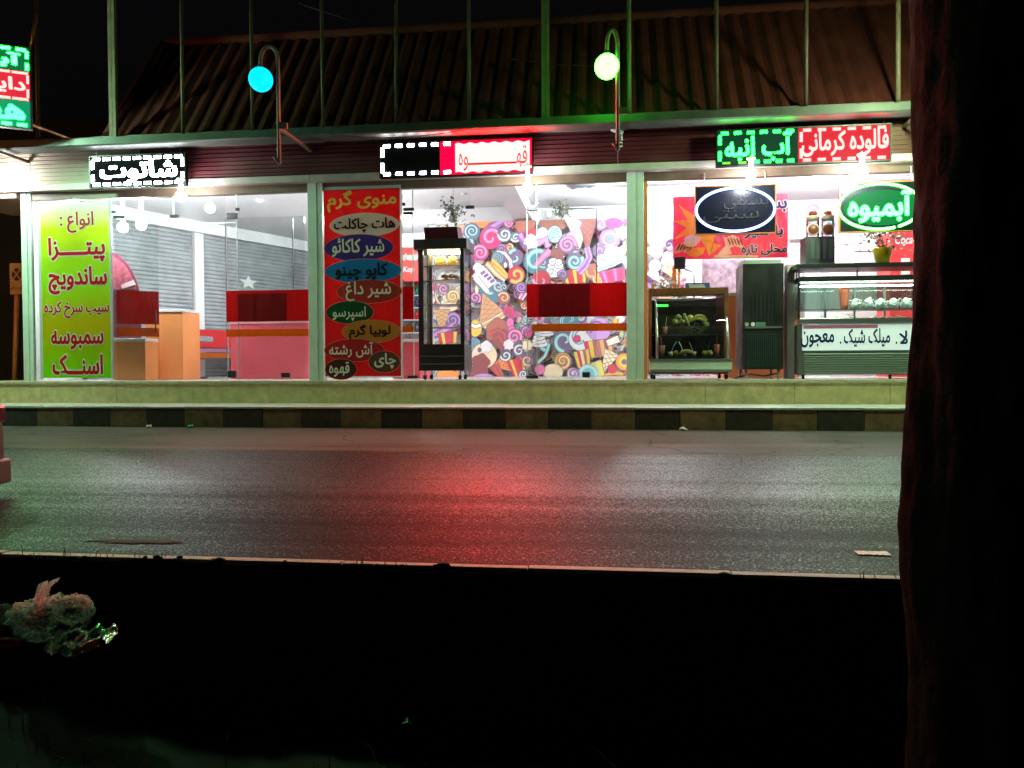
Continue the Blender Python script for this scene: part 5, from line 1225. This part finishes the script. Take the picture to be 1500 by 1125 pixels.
for x_ in (xa+.06,xa+.9,xb-.1): b.tube([(x_,Yq+.35,Zq(404)),(x_,Yq+.35,Zq(391.5))],.012,CHROME,8)
b.build('shelf_support',cc)
b = MB(); b.box(xa+.05,xb,Yq+.35,Yq+.7,Zq(450)-.012,Zq(450),mat('grey_green_shelf',(.12,.16,.14),.3)); b.build('inner_shelf',cc)
b = MB(); b.box(xa+.10,xb-.02,Yq+.3,Yq+.33,Zq(415)-.015,Zq(415),glow('case_strip_lamp',(.75,1,.85),30.0)); b.build('strip_lamp',cc)
for px in (1172,1300):
    b = MB(); x_ = X(px,Yq,550)+.06; b.tube([(x_,Yq+.08,Zs),(x_,Yq+.08,Zs+.062)],.02,RUBBER,8); b.build('foot',cc)
GEL = mat('pale_cream_ice',(.90,.92,.82),.6,noise=25,amt=.3,bump=.4); GEL2 = mat('green_salad',(.50,.60,.30),.6,noise=40,amt=.6,bump=.4)
for i in range(6):
    px = 1254+i*18.5; q = F(px,447,Yq+.45); z_ = Zq(450)+.001
    b = MB(); b.lathe([(0,0),(.065,0),(.078,.06),(.074,.075),(.05,.13),(.02,.155),(0,.16)],(q.x,Yq+.47,z_),GEL,16)
    rn = random.Random(i)
    for k in range(26): b.sphere((q.x+rn.gauss(0,.035),Yq+.45+rn.gauss(0,.025),z_+.09+rn.gauss(0,.03)),.019,GEL,6,5,(1.3,1,.8))
    b.single('cream_cup',f'cup heaped with pale cream in the cake counter, {["first","second","third","fourth","fifth","sixth"][i]} from the left','dessert','cups of cream on the shelf of the cake counter')
for i,(px,w) in enumerate(((1206,.10),(1226,.11),(1250,.12),(1285,.15),(1318,.13))):
    q = F(px,463,Yq+.2); b = MB(); z_ = Zq(474)+.002; rn = random.Random(i+40)
    b.lathe([(0,0),(w*.7,0),(w,.035),(w*.95,.035),(w*.6,.012),(0,.01)],(q.x,Yq+.22,z_),WHITEP,18)
    for k in range(46): b.sphere((q.x+rn.gauss(0,w*.4),Yq+.22+rn.gauss(0,w*.3),z_+.045+abs(rn.gauss(0,.028))),rn.uniform(.010,.022),GEL2 if i in (0,3,4) else GEL,6,4,(1.4,1,.6))
    b.single('dessert_plate',f'plate of {"greenish" if i in (0,3,4) else "pale"} dessert on the floor of the cake counter, {["leftmost","second from the left","third from the left","fourth from the left","last"][i]}','dessert','plates on the floor of the cake counter')
b = MB(); q = F(1236,452,Yq+.62); b.lathe([(0,0),(.055,0),(.05,.08),(.07,.25),(.078,.33),(.05,.36),(0,.36)],(q.x,Yq+.60,Zq(450)+.001),mat('orange_jug',(.72,.17,.08),.3),18); b.single('orange_jug','orange plastic jug standing inside the cake counter','jug')
# coffee hoppers on the shelf
ch = thing('coffee_grinder','twin clear hoppers with brown lids on a dark ribbed grinder','coffee grinder',(X(1202,.5),.4,Zq(385)))
Yc_ = .35; zc0 = Z(384.5,Yc_,1200); 
b = MB(); q = R(1180,346,1223,384.5,Yc_); b.box(q[0],q[1],Yc_,Yc_+.32,Zq(385)+.001,q[3],mat('charcoal_plastic',(.06,.075,.08),.4))
for i in range(4): xx = q[0]+.07+i*.085; b.box(xx,xx+.05,Yc_-.008,Yc_-.001,q[2]+.05,q[3]-.04,mat('ribbed_grey',(.11,.13,.135),.35))
b.build('grinder_body',ch,.008)
CLR = glass('clear_plastic',(.90,.90,.90),1.0,dust=.15)
for px in (1191,1213):
    c = F(px,336,Yc_+.1)
    b = MB(); b.lathe([(.085,0),(.09,.05),(.09,.24),(.08,.245)],(c.x,Yc_+.12,q[3]+.002),CLR,18); b.build('hopper',ch)
    b = MB(); zt_ = F(px,313,Yc_).z; b.lathe([(0,-.0),(.092,0),(.094,.05),(.07,.065),(0,.07)],(c.x,Yc_+.12,q[3]+.248),mat('cream_lid',(.72,.55,.42),.4),18); b.build('lid',ch)
    b = MB(); b.lathe([(0,0),(.058,0),(.056,.05),(0,.055)],(c.x,Yc_+.12,q[3]+.32),mat('brown_knob',(.42,.10,.03),.4),16); b.build('lid_knob',ch)
    b = MB(); d = F(px,336,Yc_-.01); b.xf = Matrix.Translation((d.x,Yc_-.002,d.z)) @ Matrix.Rotation(PI/2,4,'X'); b.lathe([(0,.02),(.075,.02),(.088,.012),(.09,0)],(0,0,0),mat('cream_ring',(.75,.66,.55),.4),22); b.lathe([(0,.028),(.062,.028),(.07,.021)],(0,0,0),mat('brown_disc',(.22,.05,.025),.4),22); b.build('round_face',ch)
# yellow pot plant
pp_ = thing('potted_plant','leafy plant in a bright yellow pot on the shelf of the cake counter','plant',(X(1293,.35),.35,Zq(385)))
c = F(1293,383,.35)
b = MB(); b.lathe([(0,0),(.085,0),(.125,.19),(.13,.2),(.13,.225),(.115,.225),(.105,.19),(0,.185)],(c.x,.36,Zq(385)+.001),mat('yellow_pot',(.80,.70,.02),.35),24); b.build('pot',pp_)
b = MB(); LG2 = mat('olive_leaf',(.16,.17,.06),.5,noise=7,amt=.5); leafy(b,(c.x-.0,.36,Zq(385)+.40),.30,150,LG2,3,.07,(1.1,.6,.9)); leafy(b,(c.x-.16,.36,Zq(385)+.42),.18,50,mat('rusty_leaf',(.30,.14,.07),.5),4,.06); b.build('foliage',pp_)
b = MB()
for k in range(9): b.tube([(c.x,.36,Zq(385)+.18),(c.x+.05*(k-4)*.5,.36+.01*(k%3-1),Zq(385)+.32),(c.x+.05*(k-4),.36,Zq(385)+.5)],.005,LG2,5)
b.build('stem',pp_)
# back of the right bay
rf = thing('red_drinks_fridge','red drinks fridge with white script lettering behind the yellow pot','fridge',(X(1335,2.3),2.3,Zs))
r = R(1304,338,1372,556,2.3)
b = MB(); b.box(r[0],r[1],2.3,2.95,Zs,r[3],mat('drinks_red',(.56,.015,.02),.3)); b.build('cabinet',rf,.008)
b = MB(); txt(b,'Coca-Cola',R(1311,344,1366,357,2.29),2.294,WHITEP,bold=.02,latin=True,shear=.3); b.build('lettering',rf)
b = MB(); b.rbox(R(1320,378,1333,402,2.29),2.288,2.298,WHITEP); b.build('label_panel',rf)
wc = thing('kitchen_cabinet','white kitchen cabinet with a grey seam at the back of the right bay','cabinet',(X(1240,3.1),3.1,Zs))
r = R(1216,341,1302,556,3.1)
b = MB(); b.box(r[0],r[1],3.1,3.7,Zs,r[3],mat('white_cabinet',(.72,.72,.72),.35)); b.build('cabinet_body',wc,.006)
b = MB(); b.rbox(R(1218,361.5,1248,362.8,3.1),3.092,3.099,mat('grey_seam',(.2,.22,.25),.4)); b.rbox(R(1236,357,1243,359.5,3.1),3.085,3.098,mat('brown_handle',(.25,.12,.12),.4)); b.build('drawer_seam',wc)
b = MB(); b.rbox(R(1250,342,1284,368,3.1),3.06,3.098,WHITEP); b.build('wall_unit',wc,.02)
b = MB(); b.rbox(R(1254,371,1298,384,3.0),3.05,3.098,mat('glass_blue_panel',(.40,.50,.60),.2)); b.build('glass_panel',wc)
dv = thing('white_dispenser','white machine with vertical grooves left of the coffee hoppers','dispenser',(X(1168,1.9),1.9,Zs))
r = R(1156,318,1180,556,1.9)
b = MB(); b.box(r[0],r[1],1.9,2.4,Zs,r[3],WHITEP); b.build('body',dv,.01)
b = MB(); b.box(r[0]-.02,r[1]+.02,1.86,2.42,r[3]-.36,r[3]-.33,WHITEP); b.build('top_rim',dv)
b = MB()
for i in range(4): xx = r[0]+.04+i*(r[1]-r[0]-.08)/3; b.box(xx-.006,xx+.006,1.892,1.899,Zs+.5,r[3]-.4,mat('grey_groove',(.4,.38,.38),.4))
b.build('groove',dv)
st_ = MB(); st_.rbox(R(1028,380,1092,470,3.2),3.2,3.3,mat('purple_stone_wall',(.26,.19,.23),.5,noise=9,amt=.6)); st_.build('stone_panel',shop)
dr_ = MB(); dr_.rbox(R(1006,379,1028,470,3.1),3.1,3.2,WHITEP); dr_.build('white_door',shop)
ob = MB(); ob.rbox(R(985,390,990.5,430,1.6),1.6,1.66,ORANGE); ob.build('orange_post',shop)
counter('orange_counter','orange counter between the fruit showcase and the black fridge',(1060,428,1170,556),1.4,.6,mat('orange_front',(.72,.22,.07),.45),WHITEP)
sp_ = thing('black_speaker','small black boxy device on a stalk above the fruit showcase','speaker',(X(995,1.2),1.2,Z(421,1.2,995)))
b = MB(); b.rbox(R(988,376,1004,393,1.2),1.2,1.32,BLACKP); b.build('speaker_box',sp_,.012)
b = MB(); q = F(1000,392,1.24); w_ = F(1017,408,1.24); b.tube([(q.x,1.27,q.z),(w_.x,1.27,F(1014,399,1.24).z),(w_.x,1.27,w_.z),(w_.x,1.27,Z(455,1.2,1010))],.014,CHROME,8); b.tube([(q.x-.05,1.27,q.z),(q.x-.05,1.27,Z(455,1.2,1010))],.018,ORANGE,8); b.build('stalk',sp_)
tz_ = zt+.001
def small(name,q,Y,dep,m,label,cat,m2=None):
    r = R(*q,Y); b = MB(); t = thing(name,label,cat,((r[0]+r[1])/2,Y,tz_))
    b.box(r[0],r[1],Y,Y+dep,tz_,tz_+(r[3]-r[2]),m); b.build('box_body',t,.008)
    if m2: b = MB(); b.add([(r[0]+.06,Y-.004,tz_+.02),(r[1]-.05,Y-.004,tz_+.02),(r[1]-.09,Y-.004,tz_+(r[3]-r[2])*.8),(r[0]+.03,Y-.004,tz_+(r[3]-r[2])*.8)],[(0,1,2,3)],m2); b.build('label_panel',t)
small('tissue_box',(1005,411,1040,422),.7,.2,mat('blue_card',(.12,.20,.48),.4),'blue and white box on top of the fruit showcase','box',WHITEP)
small('yellow_carton',(954,411,959,422),.7,.08,mat('yellow_card',(.7,.42,.02),.5),'narrow yellow carton at the left end of the fruit showcase top','box')
df = thing('dried_flowers','bunch of dried pale flowers on top of the fruit showcase','flowers',(X(972,.75),.75,tz_))
b = MB(); c = F(972,412,.75); leafy(b,(c.x,.75,tz_+.11),.12,120,mat('straw_petals',(.5,.46,.2),.6,noise=9,amt=.4),21,.045,(1.4,.7,.8)); leafy(b,(c.x+.02,.75,tz_+.15),.1,50,mat('cream_petals',(.7,.62,.5),.6),22,.04); b.build('blossom',df)
b = MB(); b.lathe([(0,0),(.04,0),(.045,.06),(0,.055)],(c.x,.75,tz_),WICK,12); b.build('holder',df)

# ------------------------------------------------------------------ outside at the left
Yo_ = 4.0
sg = thing('road_sign','small tan board with a crossed circle on a leaning orange post','sign',(X(24,Yo_),Yo_,Z(556,Yo_,24)))
q = R(14.5,385.5,33,431,Yo_); OP = mat('orange_sign_post',(.50,.19,.045),.5,noise=8,amt=.2); TB = mat('tan_board',(.50,.27,.11),.5,noise=6,amt=.2)
b = MB(); b.box(q[0],q[1]+.05,Yo_,Yo_+.02,q[2],q[3],TB); b.build('sign_board',sg)
c = F(24.5,402,Yo_); b = MB(); b.ellipse(c.x,c.z,.11,.135,Yo_-.003,mat('dark_sign_disc',(.035,.02,.035),.5))
for s in (-1,1): b.xf = Matrix.Translation((c.x,Yo_-.006,c.z)) @ Matrix.Rotation(s*.68,4,'Y'); b.box(-.015,.015,-.001,0,-.125,.125,TB)
b.xf = None; b.build('crossed_circle',sg)
b = MB(); txt(b,'حمل با جرثقیل',R(15.5,418,33,425,Yo_-.004),Yo_-.004,mat('dark_sign_ink',(.06,.03,.02),.5),bold=.02); b.build('lettering',sg)
b = MB(); p0 = F(24,431,Yo_+.03); p1 = F(19,556,Yo_+.03); b.tube([(p0.x,Yo_+.05,p0.z),(p1.x,Yo_+.05,.18)],.05,OP,10); b.build('post',sg)
nb = thing('neighbour_house','dim house with a brown pitched roof behind the left end of the shop','house',(X(70,14),14,.18))
a0,a1 = X(-60,14,190),X(150,14,190); zr = F(60,140,14).z; ze = F(100,205,13).z
b = MB(); b.box(a0,a1,14,20,.18,ze-.05,mat('neighbour_wall',(.10,.06,.045),.8,noise=1,amt=.3)); b.build('wall',nb)
b = MB(); pk = X(55,14,150); b.add([(a0-.3,13.6,ze),(a1+.3,13.6,ze),(pk+.8,16.5,zr),(pk-2.5,16.5,zr),(a0-.3,20.4,ze),(a1+.3,20.4,ze)],[(0,1,2,3),(3,2,5,4),(1,5,2),(0,3,4)],mat('brown_roof',(.16,.075,.045),.7,noise=4,amt=.4)); b.build('roof',nb)

# ------------------------------------------------------------------ car at the left edge
def car():
    ye, yw = -5.75, -7.2; xc = F(21,690,ye).x; zr = road_z(-6.5)
    yc = (ye+yw)/2; hw = (ye-yw)/2
    t = thing('parked_car','rear corner of a pale car cut off by the left edge of the photo','car',(xc-2,yc,zr))
    PAINT = mat('pale_silver_paint',(.10,.085,.085),.3,.15,coat=.6); GLS = mat('car_window',(.015,.017,.02),.08)
    zz = lambda py: F(14,py,ye).z
    # body from stations along the length: (x offset from rear, half width, z bottom, z shoulder)
    stn = [(-.045,.90,.22,.70),(-.01,.955,.18,.80),(.25,.98,.18,.87),(.9,1.0,.2,.90),(2.0,1.0,.2,.90),(3.0,1.0,.2,.88),(3.7,.97,.22,.80),(4.1,.85,.25,.66),(4.2,.7,.3,.58)]
    b = MB(); vs = []; fs = []; n = 12
    prof = [(-.92,0),(-1,.18),(-1,.55),(-.96,.86),(-.88,1),(-.4,1.03),(.4,1.03),(.88,1),(.96,.86),(1,.55),(1,.18),(.92,0)]
    for dx,w,z0,z1 in stn:
        for u,v in prof: vs.append((xc-.07-dx,yc+hw*w*u,zr+z0+(z1-z0)*v))
    for i in range(len(stn)-1):
        for k in range(n): q = (k+1)%n; fs.append((i*n+k,i*n+q,(i+1)*n+q,(i+1)*n+k))
    fs.append(tuple(range(n))); fs.append(tuple(range(len(vs)-1,len(vs)-1-n,-1)))
    b.add(vs,fs,PAINT,True); b.build('body',t)
    b = MB(); cab = [(-.45,.83,.90),(-1.0,.74,1.34),(-2.0,.74,1.40),(-2.6,.76,1.34),(-3.2,.86,.88)]; vs = []
    for dx,w,z in cab: vs += [(xc+dx,yc-hw*w,zr+z),(xc+dx,yc+hw*w,zr+z)]
    for dx,w,z in cab: vs += [(xc+dx,yc-hw*.93,zr+.86),(xc+dx,yc+hw*.93,zr+.86)]
    fs = [(2*i,2*i+1,2*i+3,2*i+2) for i in range(1,3)]+[(10+2*i+k,2*i+k,2*i+2+k,12+2*i+k) for i in range(4) for k in (0,1)]
    b.add(vs,fs,GLS); b.add(vs,[(0,1,3,2),(6,7,9,8)],GLS); b.add([(x,y,z+.004) for x,y,z in (vs[2],vs[3],vs[5],vs[4],vs[7],vs[6])],[(0,1,2,3),(3,2,4,5)],PAINT); b.build('cabin',t)
    b = MB(); b.box(xc-.12,xc,yw+.05,ye-.02,zr+.13,zr+.32,mat('pale_bumper',(.085,.068,.068),.45)); b.box(xc-.12,xc-.035,yw+.08,ye-.045,zr+.321,zr+.36,_M['pale_bumper']); b.build('rear_bumper',t,.055)
    for s in (-1,1):
        b = MB(); yy = ye-.06 if s > 0 else yw+.06; b.box(xc-.12,xc-.010,yy-s*.36,yy+s*.008,zr+.60,zr+.73,mat('tail_light_red',(.06,.012,.016),.15)); b.build('tail_light',t,.02)
    b = MB(); b.box(xc-.085,xc-.058,yc-.26,yc+.26,zr+.47,zr+.58,WHITEP); b.build('number_plate',t)
    for dx in (.75,3.35):
        for s in (-1,1):
            y_ = yc+s*(hw-.10); w_ = MB(); w_.tube([(xc-dx,y_-.09,zr+.29),(xc-dx,y_+.09,zr+.29)],.29,RUBBER,24); wo = w_.build('wheel',t,.02)
            h = MB(); h.tube([(xc-dx,y_+s*.091,zr+.29),(xc-dx,y_+s*.10,zr+.29)],.17,CHROME,18); h.build('rim',wo)
car()
# ------------------------------------------------------------------ litter and tree in the near dark
def film(name, base, rough, trans):
    m = bpy.data.materials.new(name); m.use_nodes = True; nt = m.node_tree
    b = nt.nodes['Principled BSDF']; b.inputs['Base Color'].default_value = (*base,1); b.inputs['Roughness'].default_value = rough
    tr = nt.nodes.new('ShaderNodeBsdfTransparent'); tl = nt.nodes.new('ShaderNodeBsdfTranslucent'); tl.inputs['Color'].default_value = (*base,1)
    m1 = nt.nodes.new('ShaderNodeMixShader'); m1.inputs[0].default_value = .72; m2 = nt.nodes.new('ShaderNodeMixShader'); m2.inputs[0].default_value = trans
    nt.links.new(b.outputs[0],m1.inputs[1]); nt.links.new(tl.outputs[0],m1.inputs[2]); nt.links.new(m1.outputs[0],m2.inputs[1]); nt.links.new(tr.outputs[0],m2.inputs[2])
    lw = nt.nodes.new('ShaderNodeLayerWeight'); lw.inputs[0].default_value = .35; q = nt.nodes.new('ShaderNodeMapRange'); q.inputs['To Min'].default_value = min(.95,trans*2.4); q.inputs['To Max'].default_value = trans*.1
    nt.links.new(lw.outputs['Facing'],q.inputs['Value']); nt.links.new(q.outputs['Result'],m2.inputs[0])
    nt.links.new(m2.outputs[0],nt.nodes['Material Output'].inputs['Surface']); return m
FILM = film('thin_white_plastic_film',(.66,.70,.70),.3,.34)
def crumple(mb, ctr, rad, m, seed, sc, n=72, rings=44, amp=.35, hole=None):
    vs = []; fs = []; o = Vector((seed*3.1,seed*1.7,seed))
    for i in range(rings+1):
        t = PI*i/rings
        for k in range(n):
            w = 2*PI*k/n; d = Vector((math.sin(t)*math.cos(w),math.sin(t)*math.sin(w),math.cos(t)))
            rdg = sum((1-abs(mnoise.noise(d*f+o)))*a for f,a in ((1.6,.42),(3.2,.38),(7,.22),(15,.08)))
            vs.append(Vector(ctr)+Vector((d.x*sc[0],d.y*sc[1],d.z*sc[2]))*rad*(1-amp+amp*1.6*(rdg-.35)))
    for i in range(rings):
        for k in range(n):
            q = (k+1)%n; t = PI*i/rings; w = 2*PI*k/n; d = Vector((math.sin(t)*math.cos(w),math.sin(t)*math.sin(w),math.cos(t)))
            if hole and d.dot(hole.normalized()) > .78+.18*mnoise.noise(d*3+o): continue
            fs.append((i*n+k,i*n+q,(i+1)*n+q,(i+1)*n+k))
    mb.add(vs,fs,m,True)
YBG = -7.62
bg = thing('plastic_bag','crumpled thin white plastic bag with its handles sticking up on the dark ground','plastic bag',F(70,935,YBG))
sc_ = (F(100,900,YBG).x-F(99,900,YBG).x)
c = F(72,905,YBG); b = MB(); crumple(b,c,sc_*50,FILM,2,(1.15,.8,.62),110,70,.62,Vector((.75,-.6,.25))); crumple(b,F(52,908,YBG-.02),sc_*34,FILM,8,(1.1,.8,.7),100,60,.7); c2 = F(108,893,YBG+.02); crumple(b,c2,sc_*28,FILM,5,(1,.8,.75),90,50,.7,Vector((-.1,-.9,.4))); b.build('bag_body',bg)
def ear(pts, ws, seed):
    b = MB(); vs = []; rn = random.Random(seed)
    for (px,py),w in zip(pts,ws):
        p = F(px,py,YBG-.01)
        for k in range(7):
            u = k/6-.5; vs.append(p+Vector((u*w*sc_*2*.8,.035*math.sin(k*2.2+py*.5)+rn.uniform(-.006,.006),u*w*sc_*.7)))
    b.add(vs,[(i*7+k,i*7+k+1,(i+1)*7+k+1,(i+1)*7+k) for i in range(len(pts)-1) for k in range(6)],FILM,True); b.build('handle',bg)
ear([(58,893),(60,882),(63,872),(67,864),(73,857),(79,849)],[16,12,9,7,6,3],1); ear([(52,893),(55,882),(59,870),(61,862),(63,853)],[10,8,6,4,2],3)
ear([(82,880),(96,877),(110,874),(122,876),(129,884),(131,895)],[6,7,7,6,5,3],2)
b = MB(); crumple(b,F(2,905,YBG+.03),sc_*20,film('pale_brown_film',(.42,.33,.27),.4,.15),9,(1,.8,1.0)); b.single('paper_bag','crumpled pale brown bag at the left edge beside the plastic bag','bag')
YCR = -7.80
pk_ = thing('snack_packet','shiny crumpled snack packet reflecting green and orange light','litter',F(125,950,YCR))
FOIL = mat('green_foil',(.25,.5,.38),.22,.85,noise=10,amt=.4); FOILO = mat('orange_reflection_foil',(.85,.36,.05),.35,.2,noise=60,amt=.7)  # reflected green and orange light is put into the packet's foil colours
b = MB(); vs = []; fs = []; NU,NV = 40,16
for j in range(NV+1):
    for i in range(NU+1):
        u,v = i/NU,j/NV; px = 68+104*u; py = 950-22*u**1.2+ (v-.5)*30*math.sin(PI*min(1,.15+u*.85))
        p = F(px,py,YCR-.16*(v-.5)); h = mnoise.noise(Vector((u*5,v*3,2)))*.05+abs(mnoise.noise(Vector((u*13,v*8,5))))*.025
        vs.append(p+Vector((0,h*.8,h)))
for j in range(NV):
    for i in range(NU): fs.append((j*(NU+1)+i,j*(NU+1)+i+1,(j+1)*(NU+1)+i+1,(j+1)*(NU+1)+i))
b.add(vs,fs,FOIL,True); b.build('packet_foil',pk_)
b = MB(); vs = []; fs = []
for j in range(9):
    for i in range(13):
        u,v = i/12,j/8; px = 104+40*u; py = 957-14*u+(v-.5)*11
        p = F(px,py,YCR-.14); h = mnoise.noise(Vector((u*4,v*3,8)))*.03+random.uniform(0,.008); vs.append(p+Vector((0,h,h)))
for j in range(8):
    for i in range(12): fs.append((j*13+i,j*13+i+1,(j+1)*13+i+1,(j+1)*13+i))
b.add(vs,fs,FOILO,False); b.build('orange_reflection_flap',pk_)
cn = thing('drink_can','red drink can lying at the bottom of the litter at the left edge','can',F(8,942,-7.75))
p = F(-6,944,-7.75); q_ = F(28,944,-7.70)
b = MB(); b.tube([p,p.lerp(q_,.9),q_],[.035,.035,.028],mat('red_can_paint',(.5,.03,.05),.2,.5),20); b.build('can_body',cn); b = MB(); b.tube([q_,q_+(q_-p)*.03],.029,CHROME,20); b.build('can_rim',cn)
sc2 = MB(); q = F(596,1062,-8.05); 
for k in range(5): sc2.add([q+Vector((random.uniform(-.03,.03),random.uniform(-.03,.03),random.uniform(0,.03))) for _ in range(4)],[(0,1,2,3)],FOIL)
sc2.single('foil_scrap','tiny scrap of green foil lying on the dark ground','litter')
# litter on the far side of the road
for i,(px,py,m_,lb) in enumerate(((279,627.5,mat('green_glass',(.05,.45,.25),.2),'small green crumpled wrapper in the gutter below the left bay'),(218,626.5,WHITEP,'tiny white scrap in the gutter below the lime banner'),(1001,628.5,WHITEP,'tiny white scrap in the gutter below the fruit showcase'))):
    q = F(px,py,-1.32); b = MB(); b.sphere((q.x,-1.32,road_z(-1.32)+.022),.026,m_,8,6,(1.6,1,.8),.9); b.single('litter_scrap',lb,'litter')
# tree trunk
def tree():
    D = 2.35; yt = CAM.y+D*1.03; c0 = F(1332,560,yt); dep = (c0-CAM).dot(_f); rad = .36; cx = c0.x+rad*1.08
    zg = near_z(cx,yt)-.05
    t = thing('street_tree','dark rough tree trunk filling the right edge of the photo','tree',(cx,yt,zg))
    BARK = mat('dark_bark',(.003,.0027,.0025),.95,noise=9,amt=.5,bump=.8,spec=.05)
    b = MB(); vs = []; fs = []; n = 96; rows = 120; H_ = 4.4
    for j in range(rows+1):
        z = zg+H_*j/rows; h = z-zg
        for k in range(n):
            w = 2*PI*k/n
            r_ = rad*(1.0+.012*math.exp(-h*2.6)-.006*h)
            q = Vector((math.cos(w)*2.2,math.sin(w)*2.2,z*.9))
            r_ += .022*mnoise.noise(q*1.4)+.016*abs(mnoise.noise(Vector((math.cos(w)*9,math.sin(w)*9,z*2.2))))+.010*mnoise.noise(Vector((math.cos(w)*20,math.sin(w)*20,z*9)))
            r_ += .022*math.exp(-((z-.30)/.24)**2)*max(0,-math.cos(w))
            vs.append((cx+r_*math.cos(w),yt+r_*math.sin(w),z))
    for j in range(rows):
        for k in range(n): q = (k+1)%n; fs.append((j*n+k,j*n+q,(j+1)*n+q,(j+1)*n+k))
    b.add(vs,fs,BARK,True)
    rn = random.Random(4)
    for i in range(7):
        a = i*2*PI/7+.2; tip = Vector((cx+2.0*math.cos(a),yt+2.0*math.sin(a),zg+H_+1.7+rn.uniform(-.3,.6))); p0 = Vector((cx,yt,zg+H_-.25))
        b.tube([p0,p0.lerp(tip,.45)+Vector((0,0,.25)),tip],[.2,.11,.03],BARK,10)
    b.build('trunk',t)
    b = MB(); DLF = mat('dark_leaf',(.045,.07,.025),.6,noise=3,amt=.5)
    for i in range(26):
        a = rn.uniform(0,2*PI); rr = rn.uniform(.3,2.4); c = (cx+rr*math.cos(a),yt+rr*math.sin(a),zg+H_+1.2+rn.uniform(0,1.9))
        leafy(b,c,.8,130,DLF,i+100,.13)
    b.build('crown',t)
tree()
# ------------------------------------------------------------------ world and render
W = bpy.data.worlds.new('World'); SC.world = W; W.use_nodes = True; nt = W.node_tree
sky = nt.nodes.new('ShaderNodeTexSky'); sky.sky_type = 'NISHITA'; sky.sun_disc = False; sky.sun_elevation = math.radians(-4); sky.sun_rotation = math.radians(200)
bgn = nt.nodes['Background']; bgn.inputs['Strength'].default_value = .12
nt.links.new(sky.outputs[0],bgn.inputs['Color'])
bpy.data.objects.remove(_to)
SC.render.engine = 'CYCLES'
cy = SC.cycles; cy.use_denoising = True; cy.max_bounces = 8; cy.diffuse_bounces = 4; cy.glossy_bounces = 4; cy.transparent_max_bounces = 24; cy.transmission_bounces = 4
cy.sample_clamp_indirect = 4; cy.sample_clamp_direct = 0; cy.caustics_reflective = False; cy.caustics_refractive = False; cy.use_light_tree = True
try: cy.denoiser = 'OPENIMAGEDENOISE'
except Exception: pass
vs_ = SC.view_settings; SC.display_settings.display_device = 'sRGB'; vs_.view_transform = 'Standard'; vs_.look = 'None'; vs_.exposure = 0; vs_.gamma = 1
